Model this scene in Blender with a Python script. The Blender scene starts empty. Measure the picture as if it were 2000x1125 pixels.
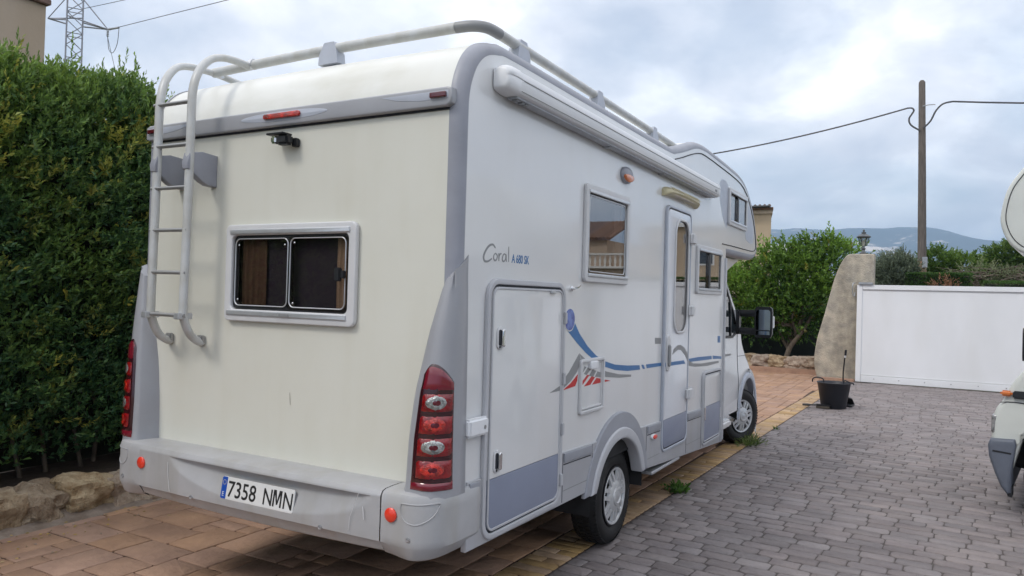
import bpy, bmesh, math, random
import numpy as np
from mathutils import Vector, Matrix, noise
from math import sin, cos, pi, radians
random.seed(7); rng = np.random.default_rng(7)
scn = bpy.context.scene
COL = scn.collection

# ------------------------------------------------------------------ camera
cam_d = bpy.data.cameras.new('camera'); cam = bpy.data.objects.new('camera', cam_d); COL.objects.link(cam)
CAM = Vector((3.098, -2.930, 1.776))
_Y, _P, _R, _F = .51234, .01189, .02855, 1473.98
_f = Vector((-sin(_Y)*cos(_P), cos(_Y)*cos(_P), sin(_P)))
_r0 = Vector((cos(_Y), sin(_Y), 0)); _u0 = _r0.cross(_f)
_r = _r0*cos(_R) + _u0*sin(_R); _u = _u0*cos(_R) - _r0*sin(_R)
mw = Matrix((( _r.x, _u.x, -_f.x, CAM.x), (_r.y, _u.y, -_f.y, CAM.y), (_r.z, _u.z, -_f.z, CAM.z), (0, 0, 0, 1)))
cam.matrix_world = mw
cam_d.sensor_width = 36; cam_d.lens = 36*_F/2000
cam_d.clip_start = .05; cam_d.clip_end = 30000
scn.camera = cam

# ------------------------------------------------------------------ sky, sun, exposure
SUN_EL, SUN_AZ = radians(48), radians(205)       # azimuth clockwise from +Y
world = bpy.data.worlds.new('World'); scn.world = world; world.use_nodes = True
nt = world.node_tree; N = nt.nodes; L = nt.links
N.clear()
def nd(t, **k):
    n = N.new(t)
    for a, b in k.items(): setattr(n, a, b)
    return n
wo = nd('ShaderNodeOutputWorld'); bg = nd('ShaderNodeBackground'); bgc = nd('ShaderNodeBackground'); mx = nd('ShaderNodeMixShader')
sky = nd('ShaderNodeTexSky', sky_type='NISHITA', sun_disc=False, sun_elevation=SUN_EL, sun_rotation=SUN_AZ, air_density=1.2, dust_density=2.0)
bg.inputs[1].default_value = .115
tc = nd('ShaderNodeTexCoord')
sep = nd('ShaderNodeSeparateXYZ'); L.new(tc.outputs['Generated'], sep.inputs[0])
# project directions on a flat cloud ceiling
mz = nd('ShaderNodeMath', operation='ADD'); L.new(sep.outputs[2], mz.inputs[0]); mz.inputs[1].default_value = .38
mzm = nd('ShaderNodeMath', operation='MAXIMUM'); L.new(mz.outputs[0], mzm.inputs[0]); mzm.inputs[1].default_value = .05
dx = nd('ShaderNodeMath', operation='DIVIDE'); L.new(sep.outputs[0], dx.inputs[0]); L.new(mzm.outputs[0], dx.inputs[1])
dy = nd('ShaderNodeMath', operation='DIVIDE'); L.new(sep.outputs[1], dy.inputs[0]); L.new(mzm.outputs[0], dy.inputs[1])
cb = nd('ShaderNodeCombineXYZ'); L.new(dx.outputs[0], cb.inputs[0]); L.new(dy.outputs[0], cb.inputs[1])
def wnoise(scale, detail, rough, off):
    m = nd('ShaderNodeMapping'); m.inputs['Location'].default_value = off; L.new(cb.outputs[0], m.inputs[0])
    n = nd('ShaderNodeTexNoise'); n.inputs['Scale'].default_value = scale; n.inputs['Detail'].default_value = detail; n.inputs['Roughness'].default_value = rough
    n.inputs['Distortion'].default_value = .25
    L.new(m.outputs[0], n.inputs['Vector']); return n
n1 = wnoise(1.9, 7, .52, (3.1, 7.3, 0)); n2 = wnoise(3.4, 8, .56, (1.7, 2.2, 0)); n3 = wnoise(1.5, 5, .5, (8.3, 4.1, 0))
def ramp(src, pts):
    r = nd('ShaderNodeValToRGB'); e = r.color_ramp.elements
    while len(e) < len(pts): e.new(.5)
    for el, (p, c) in zip(e, pts): el.position = p; el.color = (c[0], c[1], c[2], 1)
    L.new(src, r.inputs[0]); return r
cov = ramp(n1.outputs['Fac'], [(.36, (0, 0, 0)), (.50, (1, 1, 1))])          # cloud cover
shade = ramp(n2.outputs['Fac'], [(.30, (.53, .55, .60)), (.5, (.69, .695, .72)), (.64, (.90, .90, .905))])
shade2 = ramp(n3.outputs['Fac'], [(.35, (.80, .82, .86)), (.62, (1.08, 1.07, 1.06))])
mul = nd('ShaderNodeMixRGB', blend_type='MULTIPLY'); mul.inputs[0].default_value = 1
L.new(shade.outputs[0], mul.inputs[1]); L.new(shade2.outputs[0], mul.inputs[2])
# overcast skies brighten smoothly towards the zenith
zg = nd('ShaderNodeMapRange'); zg.inputs[1].default_value = 0; zg.inputs[2].default_value = 1; zg.inputs[3].default_value = 1.28; zg.inputs[4].default_value = 1.75
L.new(sep.outputs[2], zg.inputs[0])
L.new(mul.outputs[0], bgc.inputs[0]); L.new(zg.outputs[0], bgc.inputs[1])
L.new(sky.outputs[0], bg.inputs[0])
cvm = nd('ShaderNodeMapRange'); cvm.inputs[3].default_value = .52; cvm.inputs[4].default_value = 1.0
L.new(cov.outputs[0], cvm.inputs[0])
L.new(cvm.outputs[0], mx.inputs[0]); L.new(bg.outputs[0], mx.inputs[1]); L.new(bgc.outputs[0], mx.inputs[2])
L.new(mx.outputs[0], wo.inputs[0])
world.cycles.sampling_method = 'MANUAL'; world.cycles.sample_map_resolution = 512
sd = bpy.data.lights.new('sun', 'SUN'); sun = bpy.data.objects.new('sun', sd); COL.objects.link(sun)
sd.energy = 1.05; sd.angle = radians(14); sd.color = (1, .95, .87)
sv = Vector((sin(SUN_AZ)*cos(SUN_EL), cos(SUN_AZ)*cos(SUN_EL), sin(SUN_EL)))
sun.rotation_euler = sv.to_track_quat('Z', 'Y').to_euler(); sun.location = (0, -6, 12)
scn.view_settings.view_transform = 'Standard'; scn.view_settings.look = 'None'; scn.view_settings.gamma = 1
scn.view_settings.use_curve_mapping = False
scn.view_settings.exposure = 0.47

# ------------------------------------------------------------------ materials
def mat(name, col, rough=.5, metal=0, var=.0, vscale=3., bump=0., bscale=40., coat=0., spec=.5, col2=None, island=False, objrand=False, vstretch=None, rand_amt=.35, pos=(.35,.68)):
    m = bpy.data.materials.new(name); m.use_nodes = True
    t = m.node_tree; p = t.nodes['Principled BSDF']; lk = t.links
    p.inputs['Roughness'].default_value = rough; p.inputs['Metallic'].default_value = metal
    p.inputs['Specular IOR Level'].default_value = spec
    p.inputs['Coat Weight'].default_value = coat; p.inputs['Coat Roughness'].default_value = .08
    p.inputs['Base Color'].default_value = (*col, 1)
    tcn = t.nodes.new('ShaderNodeNewGeometry')
    src = None
    vec = tcn.outputs['Position']
    if vstretch:
        mp = t.nodes.new('ShaderNodeMapping'); mp.inputs['Scale'].default_value = vstretch; lk.new(vec, mp.inputs[0]); vec = mp.outputs[0]
    if var or col2:
        nz = t.nodes.new('ShaderNodeTexNoise'); nz.inputs['Scale'].default_value = vscale; nz.inputs['Detail'].default_value = 6; nz.inputs['Roughness'].default_value = .6
        lk.new(vec, nz.inputs['Vector'])
        rp = t.nodes.new('ShaderNodeValToRGB'); e = rp.color_ramp.elements
        c2 = col2 if col2 else tuple(c*(1-var) for c in col)
        e[0].position = pos[0]; e[1].position = pos[1]; e[0].color = (*c2, 1); e[1].color = (*col, 1)
        lk.new(nz.outputs['Fac'], rp.inputs[0]); src = rp.outputs[0]
    if island or objrand:
        hv = t.nodes.new('ShaderNodeHueSaturation')
        if island: rs = tcn.outputs['Random Per Island']
        else: rs = t.nodes.new('ShaderNodeObjectInfo').outputs['Random']
        mr = t.nodes.new('ShaderNodeMapRange'); mr.inputs[3].default_value = 1-rand_amt; mr.inputs[4].default_value = 1+rand_amt*.6
        lk.new(rs, mr.inputs[0]); lk.new(mr.outputs[0], hv.inputs['Value'])
        m2 = t.nodes.new('ShaderNodeMath'); m2.operation = 'MULTIPLY_ADD'; m2.inputs[1].default_value = 7.13; m2.inputs[2].default_value = .2; lk.new(rs, m2.inputs[0])
        fr = t.nodes.new('ShaderNodeMath'); fr.operation = 'FRACT'; lk.new(m2.outputs[0], fr.inputs[0])
        mh = t.nodes.new('ShaderNodeMapRange'); mh.inputs[3].default_value = .5-rand_amt*.04; mh.inputs[4].default_value = .5+rand_amt*.04
        lk.new(fr.outputs[0], mh.inputs[0]); lk.new(mh.outputs[0], hv.inputs['Hue'])
        ms = t.nodes.new('ShaderNodeMapRange'); ms.inputs[3].default_value = 1-rand_amt; ms.inputs[4].default_value = 1+rand_amt
        lk.new(fr.outputs[0], ms.inputs[0]); lk.new(ms.outputs[0], hv.inputs['Saturation'])
        if src: lk.new(src, hv.inputs['Color'])
        else: hv.inputs['Color'].default_value = (*col, 1)
        src = hv.outputs[0]
    if src: lk.new(src, p.inputs['Base Color'])
    if bump:
        nb = t.nodes.new('ShaderNodeTexNoise'); nb.inputs['Scale'].default_value = bscale; nb.inputs['Detail'].default_value = 5
        lk.new(vec, nb.inputs['Vector'])
        bp = t.nodes.new('ShaderNodeBump'); bp.inputs['Strength'].default_value = bump; bp.inputs['Distance'].default_value = .02
        lk.new(nb.outputs['Fac'], bp.inputs['Height']); lk.new(bp.outputs[0], p.inputs['Normal'])
    return m
def streaks(m, amount=.05, sc=(9, 9, .35), tint=(.80, .76, .66)):
    t = m.node_tree; p = t.nodes['Principled BSDF']; g = t.nodes.new('ShaderNodeNewGeometry'); mp = t.nodes.new('ShaderNodeMapping'); mp.inputs['Scale'].default_value = sc
    nz = t.nodes.new('ShaderNodeTexNoise'); nz.inputs['Scale'].default_value = 1.; nz.inputs['Detail'].default_value = 5
    rp = t.nodes.new('ShaderNodeMapRange'); rp.inputs[1].default_value = .48; rp.inputs[2].default_value = .75; rp.inputs[3].default_value = 0; rp.inputs[4].default_value = amount
    mxn = t.nodes.new('ShaderNodeMixRGB'); mxn.blend_type = 'MULTIPLY'; mxn.inputs[2].default_value = (*tint, 1)
    t.links.new(g.outputs['Position'], mp.inputs[0]); t.links.new(mp.outputs[0], nz.inputs['Vector']); t.links.new(nz.outputs['Fac'], rp.inputs[0]); t.links.new(rp.outputs[0], mxn.inputs[0])
    l = p.inputs['Base Color'].links
    if l: t.links.new(l[0].from_socket, mxn.inputs[1])
    else: mxn.inputs[1].default_value = p.inputs['Base Color'].default_value
    t.links.new(mxn.outputs[0], p.inputs['Base Color'])
def attr_mat(name, rough=.45, trans=.25):
    m = bpy.data.materials.new(name); m.use_nodes = True; t = m.node_tree; p = t.nodes['Principled BSDF']
    a = t.nodes.new('ShaderNodeAttribute'); a.attribute_name = 'leafcol'
    t.links.new(a.outputs['Color'], p.inputs['Base Color']); p.inputs['Roughness'].default_value = rough
    p.inputs['Specular IOR Level'].default_value = .35
    if trans:
        tr = t.nodes.new('ShaderNodeBsdfTranslucent'); t.links.new(a.outputs['Color'], tr.inputs[0])
        ms = t.nodes.new('ShaderNodeMixShader'); ms.inputs[0].default_value = trans
        t.links.new(p.outputs[0], ms.inputs[1]); t.links.new(tr.outputs[0], ms.inputs[2])
        t.links.new(ms.outputs[0], t.nodes['Material Output'].inputs[0])
    return m
def glass(name, tint, refl=.06, mirror=.9, rough=.01):
    m = bpy.data.materials.new(name); m.use_nodes = True; t = m.node_tree; t.nodes.remove(t.nodes['Principled BSDF'])
    tr = t.nodes.new('ShaderNodeBsdfTransparent'); tr.inputs[0].default_value = (*tint, 1)
    gl = t.nodes.new('ShaderNodeBsdfGlossy'); gl.inputs['Roughness'].default_value = rough; gl.inputs[0].default_value = (mirror,)*3+(1,)
    lw = t.nodes.new('ShaderNodeLayerWeight'); lw.inputs[0].default_value = .5
    pw = t.nodes.new('ShaderNodeMath'); pw.operation = 'POWER'; pw.inputs[1].default_value = 4.5; t.links.new(lw.outputs['Facing'], pw.inputs[0])
    ad = t.nodes.new('ShaderNodeMath'); ad.operation = 'MULTIPLY_ADD'; ad.inputs[1].default_value = .85; ad.inputs[2].default_value = refl+.04; t.links.new(pw.outputs[0], ad.inputs[0])
    mm = t.nodes.new('ShaderNodeMixShader'); t.links.new(ad.outputs[0], mm.inputs[0]); t.links.new(tr.outputs[0], mm.inputs[1]); t.links.new(gl.outputs[0], mm.inputs[2])
    t.links.new(mm.outputs[0], t.nodes['Material Output'].inputs[0]); return m

M = dict(
 white=mat('white_paint', (.71, .715, .72), .28, var=.05, vscale=1.3, coat=.9, bump=.015, bscale=9),
 roofw=mat('roof_paint', (.72, .72, .68), .35, col2=(.60, .59, .52), vscale=2.2, coat=.1, pos=(.3, .5), vstretch=(.35, 1, 1)),
 cream=mat('cream_panel', (.675, .668, .60), .33, col2=(.645, .635, .56), vscale=1.6, coat=.15, bump=.02, bscale=5),
 trim=mat('lavender_trim', (.30, .31, .355), .42, var=.12, vscale=6),
 trimlight=mat('light_trim', (.45, .48, .55), .35, var=.1, vscale=6),
 cap=mat('grey_moulding', (.34, .345, .37), .34, var=.10, vscale=3, coat=.2),
 bumper=mat('bumper_plastic', (.41, .41, .42), .42, var=.12, vscale=4, coat=.1, bump=.01, bscale=60),
 skirt=mat('silver_skirt', (.42, .425, .45), .38, var=.08, vscale=4, coat=.2),
 arch=mat('arch_moulding', (.30, .31, .345), .45, var=.1, vscale=5),
 archlip=mat('arch_lip', (.47, .475, .50), .4, var=.08, vscale=5),
 doorlow=mat('door_lower', (.225, .25, .33), .35, var=.08, vscale=3),
 frame=mat('window_frame', (.60, .60, .61), .42, var=.06, vscale=9),
 alu=mat('aluminium', (.62, .63, .65), .32, metal=.6, var=.1, vscale=14),
 ladder=mat('ladder_paint', (.55, .565, .575), .35, col2=(.46, .46, .44), vscale=7),
 rung=mat('rung_metal', (.33, .33, .33), .4, metal=.5),
 gap=mat('gap_rubber', (.02, .022, .03), .7),
 rubber=mat('tyre_rubber', (.012, .012, .013), .62, var=.5, vscale=5, bump=.06, bscale=50),
 dark=mat('dark_plastic', (.014, .015, .018), .42, var=.2, vscale=12),
 under=mat('underbody', (.018, .018, .02), .8, var=.4, vscale=8),
 inside=mat('dark_interior', (.02, .02, .024), .8),
 blind=mat('navy_blind', (.07, .082, .14), .6),
 curtain=mat('beige_curtain', (.21, .165, .14), .8, var=.2, vscale=2, vstretch=(6, 6, .6)),
 curtainw=mat('pale_curtain', (.72, .66, .57), .8, var=.25, vscale=9),
 chrome=mat('chrome', (.75, .75, .76), .12, metal=1),
 hub=mat('wheel_cover', (.60, .605, .615), .32, metal=.25, var=.15, vscale=20, coat=.3),
 awn=mat('awning_casing', (.77, .78, .80), .35, var=.08, vscale=2.5, vstretch=(1, .2, 4)),
 awnd=mat('awning_underside', (.46, .48, .52), .5, var=.2, vscale=8),
 red=mat('lamp_red', (.33, .006, .010), .15, coat=1., var=.6, vscale=30, bump=.25, bscale=120),
 redb=mat('lamp_red_bright', (.80, .03, .015), .12, coat=1., var=.80, vscale=34, bump=.5, bscale=160),
 lampblack=mat('lamp_frame', (.035, .004, .008), .25, coat=.8),
 lamptop=mat('lamp_top_red', (.17, .008, .02), .2, coat=1.),
 redd=mat('lamp_dark_red', (.09, .004, .012), .2, coat=.8),
 clearl=mat('lamp_clear', (.62, .62, .60), .15, metal=.6, coat=1., var=.75, vscale=38, bump=.4, bscale=90),
 refl=mat('reflector_orange_red', (.75, .045, .02), .3, coat=.6),
 amber=mat('amber_lens', (.62, .16, .03), .2, coat=1.),
 oldy=mat('yellowed_plastic', (.60, .54, .34), .4, var=.15, vscale=12),
 blue=mat('blue_decal', (.028, .15, .37), .35, var=.12, vscale=20),
 blued=mat('globe_decal', (.018, .03, .22), .25, col2=(.12, .20, .52), vscale=14, pos=(.40, .62), coat=.5),
 greyd=mat('grey_decal', (.24, .245, .25), .4),
 redc=mat('red_decal', (.50, .02, .02), .4),
 plate=mat('plate_white', (.70, .70, .69), .35, var=.05, vscale=30),
 plateb=mat('plate_blue', (.008, .07, .38), .4),
 ink=mat('ink_black', (.012, .012, .012), .5),
 whitep=mat('white_plastic', (.74, .75, .77), .35),
 white2=mat('old_white_paint', (.62, .64, .60), .32, var=.1, vscale=2, coat=.4),
 gate=mat('gate_paint', (.82, .83, .86), .45, col2=(.74, .75, .77), vscale=.9, vstretch=(1, 1, .35)),
 render_=mat('cement_render', (.54, .48, .385), .95, col2=(.29, .27, .235), vscale=3.6, bump=1.0, bscale=45),
 housew=mat('house_render', (.50, .405, .315), .9, var=.12, vscale=.5, bump=.15, bscale=18),
 housew2=mat('pale_house_render', (.48, .375, .26), .9, var=.1, vscale=.6),
 tile=mat('roof_tile', (.20, .125, .10), .8, var=.35, vscale=6, island=True),
 whitew=mat('white_wall', (.72, .72, .70), .8),
 metal_t=mat('tower_steel', (.30, .31, .35), .6, metal=.3, var=.2, vscale=3),
 wire=mat('cable', (.07, .07, .08), .6),
 wood=mat('pole_wood', (.165, .14, .125), .85, col2=(.095, .08, .07), vscale=5, vstretch=(6, 6, .5), bump=.4, bscale=20),
 stone=mat('rough_limestone', (.52, .42, .31), .92, col2=(.27, .19, .125), vscale=11, bump=1.0, bscale=60, objrand=True, rand_amt=.22),
 soil=mat('soil', (.06, .042, .03), .95, var=.4, vscale=6, bump=.8, bscale=10),
 ground=mat('dry_ground', (.17, .14, .09), .95, col2=(.07, .09, .035), vscale=.08, bump=.3, bscale=1),
 joint=mat('driveway_joint', (.115, .098, .092), .95, var=.35, vscale=12, bump=.4, bscale=60),
 brick=mat('grey_brick', (.275, .240, .232), .74, col2=(.195, .168, .168), vscale=2.3, vstretch=(1, 2.6, 1), bump=.9, bscale=26, objrand=True, rand_amt=.20),
 brick_s=mat('grey_brick_far', (.275, .240, .232), .74, col2=(.195, .168, .168), vscale=2.3, vstretch=(1, 2.6, 1), bump=.9, bscale=26, island=True, rand_amt=.20),
 joint2=mat('path_joint', (.085, .05, .034), .95, var=.3, vscale=9),
 slab=mat('terracotta_slab', (.44, .27, .175), .75, col2=(.29, .175, .12), vscale=2.2, bump=.6, bscale=18, objrand=True, rand_amt=.09),
 slab_s=mat('terracotta_slab_far', (.44, .27, .175), .75, col2=(.29, .175, .12), vscale=2.2, bump=.6, bscale=18, island=True, rand_amt=.09),
 ybrick=mat('yellow_brick', (.47, .32, .175), .8, col2=(.33, .215, .12), vscale=4, bump=.5, bscale=30, objrand=True, rand_amt=.18),
 bucket=mat('black_rubber', (.012, .014, .022), .5, var=.3, vscale=10),
 bristle=mat('bristle', (.10, .085, .07), .9, var=.5, vscale=80),
 bark=mat('bark', (.16, .125, .095), .9, var=.45, vscale=12, bump=.6, bscale=40),
 steel=mat('galvanised_steel', (.45, .46, .48), .4, metal=.7, var=.2, vscale=10),
 lampm=mat('lantern_metal', (.13, .14, .15), .5, metal=.5, var=.3, vscale=15),
 leaf=attr_mat('leaf', .38, .3), leafd=attr_mat('leaf_soft', .6, .2),
 glass=glass('acrylic_window', (.62, .58, .55), .20),
 glassr=glass('rear_acrylic_window', (.74, .68, .64), .02),
 glassl=glass('lantern_glass', (.75, .78, .75), .05),
 glassd=glass('cab_glass', (.22, .27, .28), .12),
 mirror=mat('mirror_glass', (.30, .36, .42), .05, metal=1),
 mount=mat('mountain_scrub', (.05, .065, .06), .95, col2=(.05, .065, .045), vscale=.006),
)
# limestone scars on the mountains
def mountain_mat():
    m = M['mount']; t = m.node_tree; p = t.nodes['Principled BSDF']
    g = t.nodes.new('ShaderNodeNewGeometry'); nz = t.nodes.new('ShaderNodeTexNoise'); nz.inputs['Scale'].default_value = .0042; nz.inputs['Detail'].default_value = 9; nz.inputs['Roughness'].default_value = .66
    t.links.new(g.outputs['Position'], nz.inputs['Vector'])
    r = t.nodes.new('ShaderNodeValToRGB'); r.color_ramp.elements[0].position = .57; r.color_ramp.elements[1].position = .65
    r.color_ramp.elements[0].color = (.035, .05, .05, 1); r.color_ramp.elements[1].color = (.75, .64, .54, 1)
    t.links.new(nz.outputs['Fac'], r.inputs[0]); t.links.new(r.outputs[0], p.inputs['Base Color'])
mountain_mat()
streaks(M['cream'], .16, (7, 7, .8)); streaks(M['white'], .12, (5, 5, .8)); streaks(M['roofw'], .35, (3, 3, 1)); streaks(M['bumper'], .6, (7, 7, .8)); streaks(M['gate'], .12, (2.2, 2, .5)); streaks(M['render_'], .8, (3, 3, .5), (.62, .60, .56)); streaks(M['ladder'], .4, (20, 20, 1)); streaks(M['skirt'], .4, (7, 7, 1)); streaks(M['awn'], .25, (3, 1, 3)); streaks(M['brick'], .5, (.8, .5, 1), (.62, .62, .66)); streaks(M['brick_s'], .5, (.8, .5, 1), (.62, .62, .66)); streaks(M['housew'], .5, (1, 1, .3))

# ------------------------------------------------------------------ object helpers
def origin_of(parent):
    v = Vector((0, 0, 0)); p = parent
    while p: v += p.location; p = p.parent
    return v
def put(name, me, parent=None, m=None, smooth=None, label=None):
    """link a mesh whose vertices are in world coordinates"""
    if m is not None:
        me.materials.clear()
        for q in (m if isinstance(m, (list, tuple)) else [m]): me.materials.append(q)
    if smooth is not None and len(me.polygons):
        me.polygons.foreach_set('use_smooth', [True]*len(me.polygons))
        if smooth < 180: me.set_sharp_from_angle(angle=radians(smooth))
    o = bpy.data.objects.new(name, me); COL.objects.link(o)
    if parent:
        me.transform(Matrix.Translation(-origin_of(parent))); o.parent = parent
    if label: o['label'] = label
    return o
def thing(name, label, cat, loc=(0, 0, 0), group=None):
    o = bpy.data.objects.new(name, None); COL.objects.link(o); o.location = loc; o['label'] = label; o['category'] = cat
    if group: o['group'] = group
    return o
def tag(o, label, cat, group=None):
    o['label'] = label; o['category'] = cat
    if group: o['group'] = group
    return o
def recentre(o, loc):
    """move a one-mesh thing's origin to its base"""
    o.data.transform(Matrix.Translation(-Vector(loc))); o.location = loc; return o
def mesh_py(verts, faces):
    me = bpy.data.meshes.new('m'); me.from_pydata([tuple(v) for v in verts], [], faces); me.update(); return me
def fast_quads(V, Fq, colors=None, mats=None):
    me = bpy.data.meshes.new('m'); V = np.asarray(V, np.float32); Fq = np.asarray(Fq, np.int32)
    me.vertices.add(len(V)); me.vertices.foreach_set('co', V.ravel())
    me.loops.add(Fq.size); me.loops.foreach_set('vertex_index', Fq.ravel())
    me.polygons.add(len(Fq)); me.polygons.foreach_set('loop_start', np.arange(0, Fq.size, Fq.shape[1], dtype=np.int32))
    me.update(calc_edges=True)
    if colors is not None:
        a = me.attributes.new('leafcol', 'FLOAT_COLOR', 'POINT')
        c = np.ones((len(V), 4), np.float32); c[:, :3] = colors; a.data.foreach_set('color', c.ravel())
    me.validate(); return me
def rr(u0, v0, u1, v1, r, n=6):
    """rounded rectangle; r number or (bottom-left, bottom-right, top-right, top-left)"""
    if not isinstance(r, tuple): r = (r,)*4
    out = []
    for (cx, cy, a0), q in zip([(u0, v0, pi), (u1, v0, 1.5*pi), (u1, v1, 0), (u0, v1, .5*pi)], r):
        sx = 1 if cx == u0 else -1; sy = 1 if cy == v0 else -1
        for k in range(n+1):
            a = a0 + .5*pi*k/n; out.append((cx+sx*q+q*cos(a), cy+sy*q+q*sin(a)))
    return out
def ell(cu, cv, ru, rv, n=28, a0=0, a1=2*pi): return [(cu+ru*cos(a0+(a1-a0)*k/n), cv+rv*sin(a0+(a1-a0)*k/n)) for k in range(n)]
AX = {
 'side': Matrix(((0, 0, 1, 0), (1, 0, 0, 0), (0, 1, 0, 0), (0, 0, 0, 1))),      # (u,v,w) -> x=w y=u z=v
 'rear': Matrix(((1, 0, 0, 0), (0, 0, -1, 0), (0, 1, 0, 0), (0, 0, 0, 1))),     # x=u z=v y=-w
 'top': Matrix.Identity(4),
}
def plate(name, loops, w0, w1, m, parent=None, ax='side', bevel=0., bres=2, smooth=40, label=None, xf=None):
    """flat piece cut to an outline (first loop) with holes (further loops), from depth w0 to w1"""
    cu = bpy.data.curves.new('c', 'CURVE'); cu.dimensions = '2D'; cu.fill_mode = 'BOTH'
    for lp in loops:
        s = cu.splines.new('POLY'); s.points.add(len(lp)-1)
        for p, (a, b) in zip(s.points, lp): p.co = (a, b, 0, 1)
        s.use_cyclic_u = True
    h = abs(w1-w0)/2; bevel = min(bevel, h*.95)
    cu.extrude = max(h-bevel, 0); cu.bevel_depth = bevel; cu.bevel_resolution = bres; cu.offset = -bevel
    ob = bpy.data.objects.new('tmp', cu); me = bpy.data.meshes.new_from_object(ob)
    bpy.data.objects.remove(ob); bpy.data.curves.remove(cu)
    bm = bmesh.new(); bm.from_mesh(me); bmesh.ops.remove_doubles(bm, verts=bm.verts, dist=1e-5); bm.to_mesh(me); bm.free()
    me.transform(Matrix.Translation((0, 0, (w0+w1)/2))); me.transform(AX[ax])
    if xf: me.transform(xf)
    return put(name, me, parent, m, smooth, label)
def box(name, lo, hi, m, parent=None, bevel=0., seg=2, xf=None, label=None):
    bm = bmesh.new(); bmesh.ops.create_cube(bm, size=1)
    for v in bm.verts: v.co = Vector([(lo[i]+hi[i])/2 + v.co[i]*(hi[i]-lo[i]) for i in range(3)])
    if bevel: bmesh.ops.bevel(bm, geom=bm.edges[:], offset=bevel, segments=seg, affect='EDGES', clamp_overlap=True)
    me = bpy.data.meshes.new('m'); bm.to_mesh(me); bm.free()
    if xf: me.transform(xf)
    return put(name, me, parent, m, 35 if bevel else None, label)
def tube_geo(pts, rad, n=10, prof=None, up=None, closed=False):
    P = [Vector(p) for p in pts]; K = len(P); V = []; Fc = []
    rads = rad if isinstance(rad, (list, tuple)) else [rad]*K
    nrm = None
    for i in range(K):
        if closed: T = (P[(i+1) % K]-P[i-1]).normalized()
        else: T = (P[min(i+1, K-1)]-P[max(i-1, 0)]).normalized()
        if up is not None: nrm = Vector(up)
        elif nrm is None: nrm = Vector((0, 0, 1)) if abs(T.z) < .9 else Vector((1, 0, 0))
        nrm = (nrm - T*nrm.dot(T)).normalized(); bn = T.cross(nrm)
        for k in range(n):
            a = 2*pi*k/n; ca, sa = cos(a), sin(a)
            if prof: ca *= prof[0]; sa *= prof[1]
            V.append(P[i] + (nrm*ca + bn*sa)*rads[i])
    for i in range(K if closed else K-1):
        j = (i+1) % K
        for k in range(n): Fc.append((i*n+k, i*n+(k+1) % n, j*n+(k+1) % n, j*n+k))
    if not closed: Fc += [tuple(range(n-1, -1, -1)), tuple((K-1)*n+k for k in range(n))]
    return V, Fc
def join_geo(parts):
    V = []; Fc = []
    for v, f in parts:
        b = len(V); V += list(v); Fc += [tuple(i+b for i in q) for q in f]
    return V, Fc
def tube(name, pts, rad, m, parent=None, n=10, prof=None, up=None, closed=False, label=None):
    return put(name, mesh_py(*tube_geo(pts, rad, n, prof, up, closed)), parent, m, 50, label)
def smoothpath(pts, k=6):
    P = [Vector(p) for p in pts]; out = []
    for i in range(len(P)-1):
        a = P[max(i-1, 0)]; b = P[i]; c = P[i+1]; d = P[min(i+2, len(P)-1)]
        for j in range(k):
            t = j/k
            out.append(.5*((2*b)+(c-a)*t+(2*a-5*b+4*c-d)*t*t+(3*b-a-3*c+d)*t**3))
    out.append(P[-1]); return out
def loft(name, rings, m, parent=None, closed=True, caps=True, smooth=45, label=None):
    n = len(rings[0]); V = [tuple(p) for r_ in rings for p in r_]; Fc = []
    for i in range(len(rings)-1):
        for k in range(n if closed else n-1): Fc.append((i*n+k, i*n+(k+1) % n, (i+1)*n+(k+1) % n, (i+1)*n+k))
    if caps and closed: Fc += [tuple(range(n-1, -1, -1)), tuple((len(rings)-1)*n+k for k in range(n))]
    return put(name, mesh_py(V, Fc), parent, m, smooth, label)
def lathe_geo(prof, n=24, center=(0, 0, 0), axis='z', squash=1.):
    V = []; Fc = []
    for r_, h in prof:
        for k in range(n):
            a = 2*pi*k/n
            if axis == 'z': V.append((center[0]+r_*cos(a), center[1]+r_*sin(a), center[2]+h))
            else: V.append((center[0]+h, center[1]+r_*cos(a), center[2]+r_*sin(a)))
    K = len(prof)
    for i in range(K-1):
        for k in range(n): Fc.append((i*n+k, i*n+(k+1) % n, (i+1)*n+(k+1) % n, (i+1)*n+k))
    return V, Fc
def lathe(name, prof, m, parent=None, n=24, center=(0, 0, 0), axis='z', smooth=40, label=None):
    return put(name, mesh_py(*lathe_geo(prof, n, center, axis)), parent, m, smooth, label)
def text(name, body, size, origin, m, parent, ax='side', w0=.0, w1=.001, sx=1., offs=0., shear=0., rot=0., xf=None):
    cu = bpy.data.curves.new('t', 'FONT'); cu.body = body; cu.size = size; cu.extrude = abs(w1-w0)/2; cu.offset = offs; cu.shear = shear
    cu.fill_mode = 'BOTH'; cu.resolution_u = 3
    ob = bpy.data.objects.new('tmp', cu); me = bpy.data.meshes.new_from_object(ob); bpy.data.objects.remove(ob); bpy.data.curves.remove(cu)
    me.transform(Matrix.Diagonal((sx, 1, 1, 1))); me.transform(Matrix.Rotation(rot, 4, 'Z'))
    me.transform(Matrix.Translation((origin[0], origin[1], (w0+w1)/2))); me.transform(AX[ax])
    if xf: me.transform(xf)
    return put(name, me, parent, m)
def knob(name, prof, at, m, parent, ax='rear', n=24, sx=1., smooth=40):
    me = mesh_py(*lathe_geo(prof, n)); me.transform(Matrix.Diagonal((sx, 1, 1, 1))); me.transform(AX[ax]); me.transform(Matrix.Translation(at))
    return put(name, me, parent, m, smooth)
def structure(o): o['kind'] = 'structure'; return o
def stuff(o): o['kind'] = 'stuff'; return o
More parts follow.
